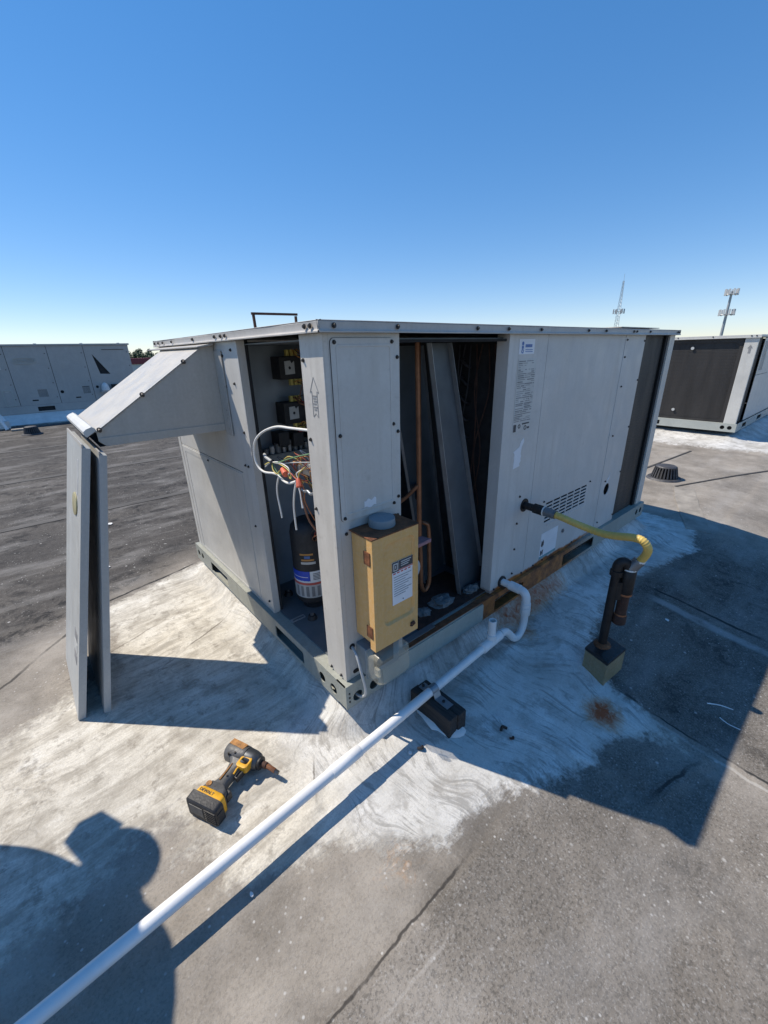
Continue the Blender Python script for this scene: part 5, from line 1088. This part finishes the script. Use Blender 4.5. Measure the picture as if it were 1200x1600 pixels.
#NEXT
# ------------------------------------------------------------------ neighbouring units
def far_right():
    t = thing('rooftop_unit', 'grey rooftop unit at right edge with dark condenser coil and pale corner post', 'air conditioner', (6.6, 0.24, 0.0))
    x0, y0, x1, y1 = 6.6, 0.24, 9.3, 1.95; zb, zt, ht = 0.03, 0.14, 1.25
    rl = MB().plate(rect(y0, y1, zb, zt), [circ(y0 + 0.07, 0.085, 0.026), circ(y0 + 0.15, 0.085, 0.026), rrect(1.15, 1.40, 0.05, 0.11, 0.01)], 'x', x0, x0 + 0.006)
    rl.box(x0 + 0.006, x0 + 0.06, y0, y1, zt - 0.004, zt); rl.build('base_rail', 'rail_far', t)
    MB().plate(rect(x0 + 0.006, x1, zb, zt), [rrect(6.95, 7.2, 0.05, 0.11, 0.01), rrect(7.9, 8.2, 0.05, 0.11, 0.01)], 'y', y0, y0 + 0.006).build('base_rail', 'rail_far', t)
    MB().box(x0 + 0.06, x1, y0 + 0.06, y1, zb, zt - 0.006).build('rail_void', 'liner', t)
    cp = MB().box(x0 + 0.02, x0 + 0.024, y0 + 0.02, y0 + 0.155, zt, 1.215); cp.box(x0 + 0.024, x0 + 0.06, y0 + 0.02, y0 + 0.024, zt, 1.215); cp.build('corner_post', 'far_light', t, 0, 0.002)
    MB().prism([(y0 + 0.087, 1.13), (y0 + 0.06, 1.09), (y0 + 0.075, 1.09), (y0 + 0.075, 1.03), (y0 + 0.10, 1.03), (y0 + 0.10, 1.09), (y0 + 0.115, 1.09)], 'x', x0 + 0.0185, x0 + 0.0198).build('printed_arrow', 'arrow', t)
    co = MB().box(x0 + 0.05, x0 + 0.10, y0 + 0.156, y1 - 0.02, zt, 1.21)
    for i in range(58): co.box(x0 + 0.0485, x0 + 0.05, y0 + 0.158, y1 - 0.03, zt + 0.006 + i * 0.0184, zt + 0.013 + i * 0.0184)
    co.build('condenser_coil', 'coil', t)
    gd = MB().plate(rect(y0 + 0.157, y1 - 0.03, zt + 0.001, 1.209), [rrect(y0 + 0.20, y1 - 0.07, zt + 0.03, 1.165, 0.06)], 'x', x0 + 0.036, x0 + 0.042); gd.build('coil_frame', 'coil', t)
    for y, z in ((1.02, 0.27), (0.95, 1.10)): MB().cyl((x0 + 0.03, y, z), (x0 + 0.042, y, z), 0.02, None, 10).build('guard_washer', 'label', t)
    MB().box(x0 + 0.061, x0 + 0.42, y0 + 0.05, y0 + 0.08, zt, 1.21).build('condenser_coil', 'coil', t)
    pn = MB().plate(rect(x0 + 0.424, x0 + 1.2, zt, 0.74), [], 'y', y0 + 0.02, y0 + 0.026); pn.build('side_panel', 'far_light', t, 0, 0.002)
    MB().plate(rect(x0 + 0.424, x0 + 1.2, 0.745, 1.212), [], 'y', y0 + 0.02, y0 + 0.026).build('side_panel', 'far_light', t, 0, 0.002)
    MB().plate(rect(x0 + 1.205, x1 - 0.02, zt, 1.212), [], 'y', y0 + 0.02, y0 + 0.026).build('side_panel', 'far_light', t, 0, 0.002)
    for xx in (x0 + 0.50, x0 + 0.56, x0 + 0.62, x0 + 0.68): MB().box(xx, xx + 0.014, y0 + 0.014, y0 + 0.0195, 0.80, 1.17).build('rib', 'far_light', t, 0, 0.002)
    MB().box(x0 + 0.02, x1 - 0.02, y1 - 0.026, y1 - 0.02, zt, 1.212).build('rear_panel', 'far_light', t)
    MB().box(x1 - 0.026, x1 - 0.02, y0 + 0.027, y1 - 0.027, zt, 1.212).build('end_panel', 'far_light', t)
    ld = MB().box(x0, x1, y0, y1, 1.222, 1.250); ld.box(x0 - 0.002, x0 + 0.004, y0 - 0.002, y1, 1.212, 1.224); ld.build('lid', 'far_light', t, 0, 0.004)
    for y in (y0 + 0.05, y0 + 0.10, y0 + 0.5, y0 + 0.9): MB().cyl((x0, y, 1.237), (x0 - 0.006, y, 1.237), 0.008, None, 8).build('screw', 'screw', t)
far_right()
def far_left():
    t = thing('rooftop_unit', 'long grey rooftop unit standing in shade at the far left', 'air conditioner', (-0.8, 11.0, -0.09))
    x0, x1, y0, y1 = -3.3, 1.66, 11.0, 12.6
    cb = MB().prism([(y0 - 0.35, -0.11), (y0 + 0.02, 0.10), (y1, 0.10), (y1 + 0.3, -0.11)], 'x', x0 - 0.2, x1 + 0.2); cb.build('coated_curb', 'whitecoat', t)
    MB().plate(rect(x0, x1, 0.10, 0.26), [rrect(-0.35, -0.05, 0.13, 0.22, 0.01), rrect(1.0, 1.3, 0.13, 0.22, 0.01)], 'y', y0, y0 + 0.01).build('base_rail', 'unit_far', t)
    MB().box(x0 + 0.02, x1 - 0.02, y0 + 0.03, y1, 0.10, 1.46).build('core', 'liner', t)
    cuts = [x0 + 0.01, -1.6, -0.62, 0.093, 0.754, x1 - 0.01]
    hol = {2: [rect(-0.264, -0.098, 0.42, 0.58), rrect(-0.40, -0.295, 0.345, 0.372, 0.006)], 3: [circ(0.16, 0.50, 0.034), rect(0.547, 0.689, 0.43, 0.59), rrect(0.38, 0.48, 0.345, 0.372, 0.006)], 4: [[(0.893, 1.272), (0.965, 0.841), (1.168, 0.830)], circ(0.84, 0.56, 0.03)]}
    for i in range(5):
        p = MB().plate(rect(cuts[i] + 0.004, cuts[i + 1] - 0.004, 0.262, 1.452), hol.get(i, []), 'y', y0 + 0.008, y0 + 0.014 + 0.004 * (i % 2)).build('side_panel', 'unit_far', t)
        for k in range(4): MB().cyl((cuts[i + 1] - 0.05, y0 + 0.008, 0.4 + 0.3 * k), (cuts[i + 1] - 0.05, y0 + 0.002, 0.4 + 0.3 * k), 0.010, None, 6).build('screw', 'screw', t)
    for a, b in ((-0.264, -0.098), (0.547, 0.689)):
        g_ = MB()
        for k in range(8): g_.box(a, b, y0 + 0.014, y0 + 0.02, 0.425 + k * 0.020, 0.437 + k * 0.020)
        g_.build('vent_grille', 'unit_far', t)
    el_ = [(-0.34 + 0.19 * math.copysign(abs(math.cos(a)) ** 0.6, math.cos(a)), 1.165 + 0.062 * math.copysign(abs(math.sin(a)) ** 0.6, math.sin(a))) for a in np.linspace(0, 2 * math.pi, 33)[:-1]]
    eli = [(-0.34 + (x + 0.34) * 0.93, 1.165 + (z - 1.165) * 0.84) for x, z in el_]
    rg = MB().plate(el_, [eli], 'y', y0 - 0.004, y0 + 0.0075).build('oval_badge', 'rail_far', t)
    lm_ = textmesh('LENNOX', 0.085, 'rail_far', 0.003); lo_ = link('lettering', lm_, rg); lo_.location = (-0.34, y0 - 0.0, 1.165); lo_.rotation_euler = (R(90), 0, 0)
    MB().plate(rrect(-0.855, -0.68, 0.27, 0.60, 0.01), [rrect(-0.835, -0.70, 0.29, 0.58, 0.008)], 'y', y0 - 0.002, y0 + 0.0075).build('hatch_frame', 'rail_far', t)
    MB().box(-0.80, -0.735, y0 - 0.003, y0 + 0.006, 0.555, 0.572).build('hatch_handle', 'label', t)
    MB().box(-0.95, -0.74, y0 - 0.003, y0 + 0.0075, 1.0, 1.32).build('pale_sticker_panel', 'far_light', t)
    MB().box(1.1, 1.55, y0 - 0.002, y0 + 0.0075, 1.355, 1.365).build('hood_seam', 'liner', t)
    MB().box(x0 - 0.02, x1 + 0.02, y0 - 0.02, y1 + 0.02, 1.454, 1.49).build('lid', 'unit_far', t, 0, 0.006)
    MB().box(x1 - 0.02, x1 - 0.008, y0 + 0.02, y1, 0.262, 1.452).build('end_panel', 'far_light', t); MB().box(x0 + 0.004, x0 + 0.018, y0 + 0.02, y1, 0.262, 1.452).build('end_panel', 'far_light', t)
    for xx in (-0.05, 0.8, 1.55): MB().cyl((xx, 11.5, 1.49), (xx, 11.5, 1.515), 0.03, None, 8).build('lid_bolt', 'antenna', t)
far_left()
vt = thing('vent_hood', 'small white rounded exhaust hood in front of the far left unit', 'vent', (1.0, 10.85, 0.4))
vm = MB().ell((0.98, 10.9, 0.48), 0.085, 0.14, 0.17, 16, 8, 0.0); vm.build('shell', 'whitecoat', vt, 60)
MB().box(0.88, 1.10, 10.80, 10.99, 0.44, 0.479).build('flange', 'galv', vt); MB().box(1.12, 1.38, 10.9, 10.99, 0.44, 0.60).build('dark_opening', 'liner', vt)
def drain(loc, sc_, label):
    t = thing('roof_drain', label, 'roof drain', loc, 0, 'domed roof drains', local=True); t.scale = (sc_,) * 3
    MB().cyl((0, 0, 0), (0, 0, 0.018), 0.165, 0.15, 28).build('flange', 'castiron', t, 30)
    MB().cyl((0, 0, 0.125), (0, 0, 0.140), 0.098, 0.085, 28).build('dome_top', 'castiron', t, 40, 0.004)
    MB().cyl((0, 0, 0.018), (0, 0, 0.12), 0.095, 0.07, 16).build('throat', 'dark', t)
    rib = MB().add([(0.125, -0.007, 0.018), (0.125, 0.007, 0.018), (0.112, 0.007, 0.018), (0.112, -0.007, 0.018), (0.099, -0.005, 0.13), (0.099, 0.005, 0.13), (0.086, 0.005, 0.13), (0.086, -0.005, 0.13)], [(0, 1, 5, 4), (1, 2, 6, 5), (2, 3, 7, 6), (3, 0, 4, 7), (4, 5, 6, 7)]).mesh('rib', 'castiron')
    for i in range(24):
        o = link('rib', rib, t); o.rotation_euler[2] = 2 * math.pi * i / 24
    return t
drain((4.12, 0.285, gh_(4.12, 0.285)), 0.95, 'dark domed roof drain strainer on the roof between the two right units')
drain((-0.585, 9.0, -0.085), 1.0, 'dark domed roof drain strainer in front of the far left unit')
p_ = MB().tube([(-0.935, 10.0, -0.085), (-1.02, 10.15, 0.20), (-1.20, 10.4, 0.62)], 0.030, 10); tag(p_.build('drain_pipe', 'pvc', None, 60), 'white plastic pipe slanting up at the far left edge', 'pipe')
tag(MB().tube([(-0.90, 10.35, -0.03), (-1.03, 10.5, 0.22)], 0.030, 10).build('drain_pipe', 'pvc', None, 60), 'shorter white pipe leg against the far left unit', 'pipe')
tag(MB().box(-1.25, -0.88, 10.25, 10.36, -0.09, 0.06).build('support_curb', 'whitecoat', None, 0, 0.01), 'pale block under the white pipes at the far left', 'block')
tag(MB().box(-0.88, -0.66, 9.72, 9.86, -0.09, -0.055).build('roof_paver', 'lap_pale', None, 0, 0.01), 'flat pale paver beside the far left drain', 'paver')

# ------------------------------------------------------------------ far towers
def at(d, dist): return Vector((d[0], d[1], 0)).normalized() * dist + Vector((-0.594, -0.937, 0))
b0 = at((0.9260, 0.3775), 260)
lt = thing('lattice_tower', 'thin lattice radio tower on the horizon behind the main unit', 'tower', (b0.x, b0.y, -5))
hgt = 1.17 + 0.112 * 260
def twr(z): return 1.55 * (1 - (z + 5) / (hgt + 12)) + 0.12
lv = [-5 + (hgt + 5) * (i / 22) for i in range(23)]
lg_ = [[Vector((b0.x + twr(z) * math.cos(a), b0.y + twr(z) * math.sin(a), z)) for z in lv] for a in (0.3, 0.3 + 2.094, 0.3 + 4.189)]
for l in lg_: MB().tube(l, 0.075, 6).build('leg', 'galv', lt)
br = MB()
for i in range(22):
    for k in range(3): br.tube([lg_[k][i], lg_[(k + 1) % 3][i + 1]], 0.05, 4); br.tube([lg_[k][i + 1], lg_[(k + 1) % 3][i + 1]], 0.04, 4)
br.build('bracing', 'galv', lt)
MB().tube([(b0.x, b0.y, hgt), (b0.x, b0.y, hgt + 3.2)], 0.06, 5).build('whip_antenna', 'galv', lt)
zz = 1.17 + 0.06 * 260
for a in range(6):
    q = Vector((b0.x + 2.4 * math.cos(a * 1.047), b0.y + 2.4 * math.sin(a * 1.047), zz)); MB().box(q.x - .22, q.x + .22, q.y - .22, q.y + .22, zz - 1.1, zz + 1.1).build('panel_antenna', 'galv', lt)
    MB().tube([(b0.x, b0.y, zz), tuple(q)], 0.07, 5).build('arm', 'galv', lt)
b1 = at((0.9763, 0.2165), 170)
mp = thing('monopole_tower', 'grey monopole with two tiers of antennas above the right unit', 'tower', (b1.x, b1.y, -5))
ht = 1.17 + 0.0805 * 170
MB().tube([(b1.x, b1.y, -5), (b1.x, b1.y, ht)], [0.48, 0.30], 12).build('pole', 'galv', mp, 60)
for zz, rad in ((ht - 0.3, 1.55), (1.17 + 0.047 * 170, 1.85)):
    MB().tube([(b1.x + rad * math.cos(a), b1.y + rad * math.sin(a), zz - 0.5) for a in np.linspace(0, 2 * math.pi, 13)], 0.09, 5, False).build('platform_ring', 'galv', mp)
    for k in range(9):
        a = k * 2 * math.pi / 9 + 0.2; q = (b1.x + rad * math.cos(a), b1.y + rad * math.sin(a))
        MB().box(q[0] - .17, q[0] + .17, q[1] - .17, q[1] + .17, zz - 0.75, zz + 0.95).build('panel_antenna', 'antenna', mp)
        MB().tube([(b1.x, b1.y, zz - 0.5), (q[0], q[1], zz - 0.5)], 0.07, 4).build('arm', 'galv', mp)

# ------------------------------------------------------------------ far building and trees
c1 = at((0.206, 0.9787), 70)
rbld = thing('building', 'low pale building with dark red roof band beyond the roof edge', 'building', (c1.x, c1.y, -5))
MB().box(c1.x - 14, c1.x + 14, c1.y, c1.y + 12, -5, 0.3).build('wall', 'palewall', rbld); MB().box(c1.x - 14.2, c1.x + 14.2, c1.y - 0.2, c1.y + 12.2, 0.3, 1.05).build('roof_band', 'redroof', rbld)
for k in range(7): MB().box(c1.x - 12 + k * 3.6, c1.x - 10 + k * 3.6, c1.y - 0.05, c1.y - 0.001, -2.4, -0.8).build('window', 'dark', rbld)
def tree(x, y, hh, rad, seed, label):
    t = thing('tree', label, 'tree', (x, y, -5), 0, 'trees on the horizon', local=True); r_ = random.Random(seed)
    tk = MB().tube([(0, 0, 0), (0.1, 0.1, hh * 0.35), (0.0, 0.2, hh * 0.6)], [0.38, 0.28, 0.14], 8)
    for k in range(6):
        a = k * 1.05 + r_.random(); tk.tube([(0.05, 0.1, hh * (0.35 + 0.03 * k)), (rad * 0.5 * math.cos(a), rad * 0.5 * math.sin(a), hh * (0.55 + 0.04 * k))], [0.16, 0.05], 5)
    tk.build('trunk', 'bark', t)
    vs = []; fs = []
    cl_n = [(r_.gauss(0, rad * 0.45), r_.gauss(0, rad * 0.45), hh * r_.uniform(0.45, 0.93), rad * r_.uniform(0.25, 0.5)) for _ in range(16)]
    for i in range(2200):
        c = r_.choice(cl_n); d = Vector((r_.gauss(0, 1), r_.gauss(0, 1), r_.gauss(0, 0.8))).normalized() * c[3] * r_.random() ** 0.4
        p = Vector(c[:3]) + d; s = r_.uniform(0.10, 0.22)
        u = Vector((r_.gauss(0, 1), r_.gauss(0, 1), r_.gauss(0, 1))).normalized(); v = u.orthogonal().normalized()
        b = len(vs); vs += [p - u * s, p + v * s * 0.6, p + u * s, p - v * s * 0.6]; fs.append((b, b + 1, b + 2, b + 3))
    MB().add(vs, fs).build('crown', 'leaf', t)
labs = ['leftmost green tree of the row above the red roof band', 'second green tree from the left above the red roof band', 'middle green tree of the row above the red roof band', 'fourth green tree above the red roof band, near the hood', 'green tree just left of the hood flashing', 'rightmost green tree of the row, touching the intake hood edge']
for i, a in enumerate((0.178, 0.190, 0.201, 0.212, 0.223, 0.236)):
    q = at((a, 0.978), 112 + 7 * (i % 3)); tree(q.x, q.y, 7.4 + 0.9 * ((i * 37) % 5) / 4, 1.55, 40 + i, labs[i])

# ------------------------------------------------------------------ bent-over worker just left of the frame (throws the shadow at lower left)
k_ = Vector((-0.389, 0.650, 1.0))
def sp_(gx, gy, h): return Vector((gx, gy, G0)) + k_ * h
def worker():
    t = thing('person', 'person in dark work clothes and cap bending forward beside the leaning doors', 'person', (-1.35, 0.30, G0))
    J = {'pelvis': sp_(-0.90, -0.40, 0.92), 'waist': sp_(-0.845, -0.30, 1.06), 'chest': sp_(-0.795, -0.17, 1.18), 'neck': sp_(-0.745, -0.045, 1.22), 'headb': sp_(-0.728, 0.01, 1.22)}
    pe = J['pelvis']
    J['hipL'] = pe + Vector((-0.10, 0.0, -0.03)); J['hipR'] = pe + Vector((0.09, 0.0, -0.03))
    J['kneeL'] = pe + Vector((-0.14, 0.10, -0.45)); J['kneeR'] = pe + Vector((0.05, 0.02, -0.45))
    J['ankL'] = Vector((pe.x - 0.15, pe.y + 0.02, G0 + 0.08)); J['ankR'] = Vector((pe.x + 0.02, pe.y - 0.10, G0 + 0.08))
    J['toeL'] = J['ankL'] + Vector((-0.01, 0.20, -0.05)); J['toeR'] = J['ankR'] + Vector((0.01, 0.20, -0.05))
    ch = J['chest']
    J['shL'] = sp_(-0.805, -0.03, 1.14); J['elL'] = sp_(-0.920, 0.20, 0.92); J['haL'] = sp_(-1.03, 0.36, 0.66)
    J['shR'] = sp_(-0.715, -0.16, 1.15); J['elR'] = sp_(-0.86, -0.16, 0.92); J['haR'] = sp_(-0.98, 0.06, 0.70)
    edges = [('pelvis', 'waist'), ('waist', 'chest'), ('chest', 'neck'), ('neck', 'headb'), ('pelvis', 'hipL'), ('pelvis', 'hipR'), ('hipL', 'kneeL'), ('kneeL', 'ankL'), ('ankL', 'toeL'), ('hipR', 'kneeR'), ('kneeR', 'ankR'), ('ankR', 'toeR'), ('chest', 'shL'), ('shL', 'elL'), ('elL', 'haL'), ('chest', 'shR'), ('shR', 'elR'), ('elR', 'haR')]
    rad = {'pelvis': .14, 'waist': .13, 'chest': .135, 'neck': .065, 'headb': .07, 'hipL': .095, 'hipR': .095, 'kneeL': .065, 'kneeR': .065, 'ankL': .045, 'ankR': .045, 'toeL': .04, 'toeR': .04, 'shL': .105, 'shR': .075, 'elL': .085, 'elR': .075, 'haL': .045, 'haR': .04}
    names = list(J); me = bpy.data.meshes.new('body'); me.from_pydata([tuple(J[k]) for k in names], [(names.index(a), names.index(b)) for a, b in edges], [])
    o = link('body', me, t); me.materials.append(M['cloth'])
    sk = o.modifiers.new('skin', 'SKIN'); sk.use_smooth_shade = True
    for i, k in enumerate(names): me.skin_vertices[0].data[i].radius = (rad[k], rad[k])
    me.skin_vertices[0].data[0].use_root = True
    ss = o.modifiers.new('sub', 'SUBSURF'); ss.levels = 2; ss.render_levels = 2
    # head: egg with nose, brow, ears and a cap; looks down and forward (+y)
    hc = sp_(-0.712, 0.075, 1.20); fw = Vector((-0.25, 0.80, -0.55)).normalized(); upv = (Vector((0, 0.55, 0.8)) - fw * fw.dot(Vector((0, 0.55, 0.8)))).normalized(); sd_ = fw.cross(upv)
    H4 = Matrix((sd_, fw, upv)).transposed().to_4x4(); H4.translation = hc
    hm = MB().ell((0, 0, 0), 0.070, 0.088, 0.108, 20, 12); hm.v = [(x * (1 - 0.18 * max(0, -z / 0.115)), y, z) for x, y, z in hm.v]
    hm.prism([(0.085, 0.02), (0.112, -0.022), (0.088, -0.030)], 'x', -0.012, 0.012); hm.box(-0.024, 0.024, 0.084, 0.092, -0.062, -0.052)
    for s in (-1, 1): hm.ell((s * 0.076, -0.005, 0.0), 0.012, 0.024, 0.034, 8, 6); hm.ell((s * 0.030, 0.083, 0.012), 0.012, 0.010, 0.008, 8, 6)
    hm.v = [tuple(H4 @ Vector(v)) for v in hm.v]; hm.build('head', 'skin', t, 50)
    cm_ = MB().ell((0, -0.004, 0.030), 0.076, 0.094, 0.086, 20, 8, 0.0); cm_.prism([(-0.06, 0.07), (0.06, 0.07), (0.052, 0.150), (0.0, 0.168), (-0.052, 0.150)], 'z', 0.030, 0.036)
    cm_.v = [tuple(H4 @ Vector(v)) for v in cm_.v]; cm_.build('cap', 'trouser', t, 50)
    # hands with five fingers, loosely curled
    for hk, ek in (('haL', 'elL'), ('haR', 'elR')):
        p = J[hk]; d = (p - J[ek]).normalized(); u = d.orthogonal().normalized(); q = d.cross(u); hb = MB()
        hb.tube([p - d * 0.03, p + d * 0.03, p + d * 0.085], [0.028, 0.042, 0.038], 10)
        for i in range(4):
            b = p + d * 0.075 + u * (0.027 - 0.018 * i); ln = (0.062, 0.072, 0.068, 0.052)[i]
            hb.tube([b, b + d * ln * 0.5 + q * 0.006, b + d * ln * 0.85 + q * 0.028], [0.0095, 0.009, 0.0075], 7)
        b = p + d * 0.02 + u * 0.036; hb.tube([b, b + d * 0.03 + u * 0.025 + q * 0.01, b + d * 0.06 + u * 0.025 + q * 0.03], [0.012, 0.010, 0.008], 7)
        hb.build('hand', 'skin', t, 50)
worker()
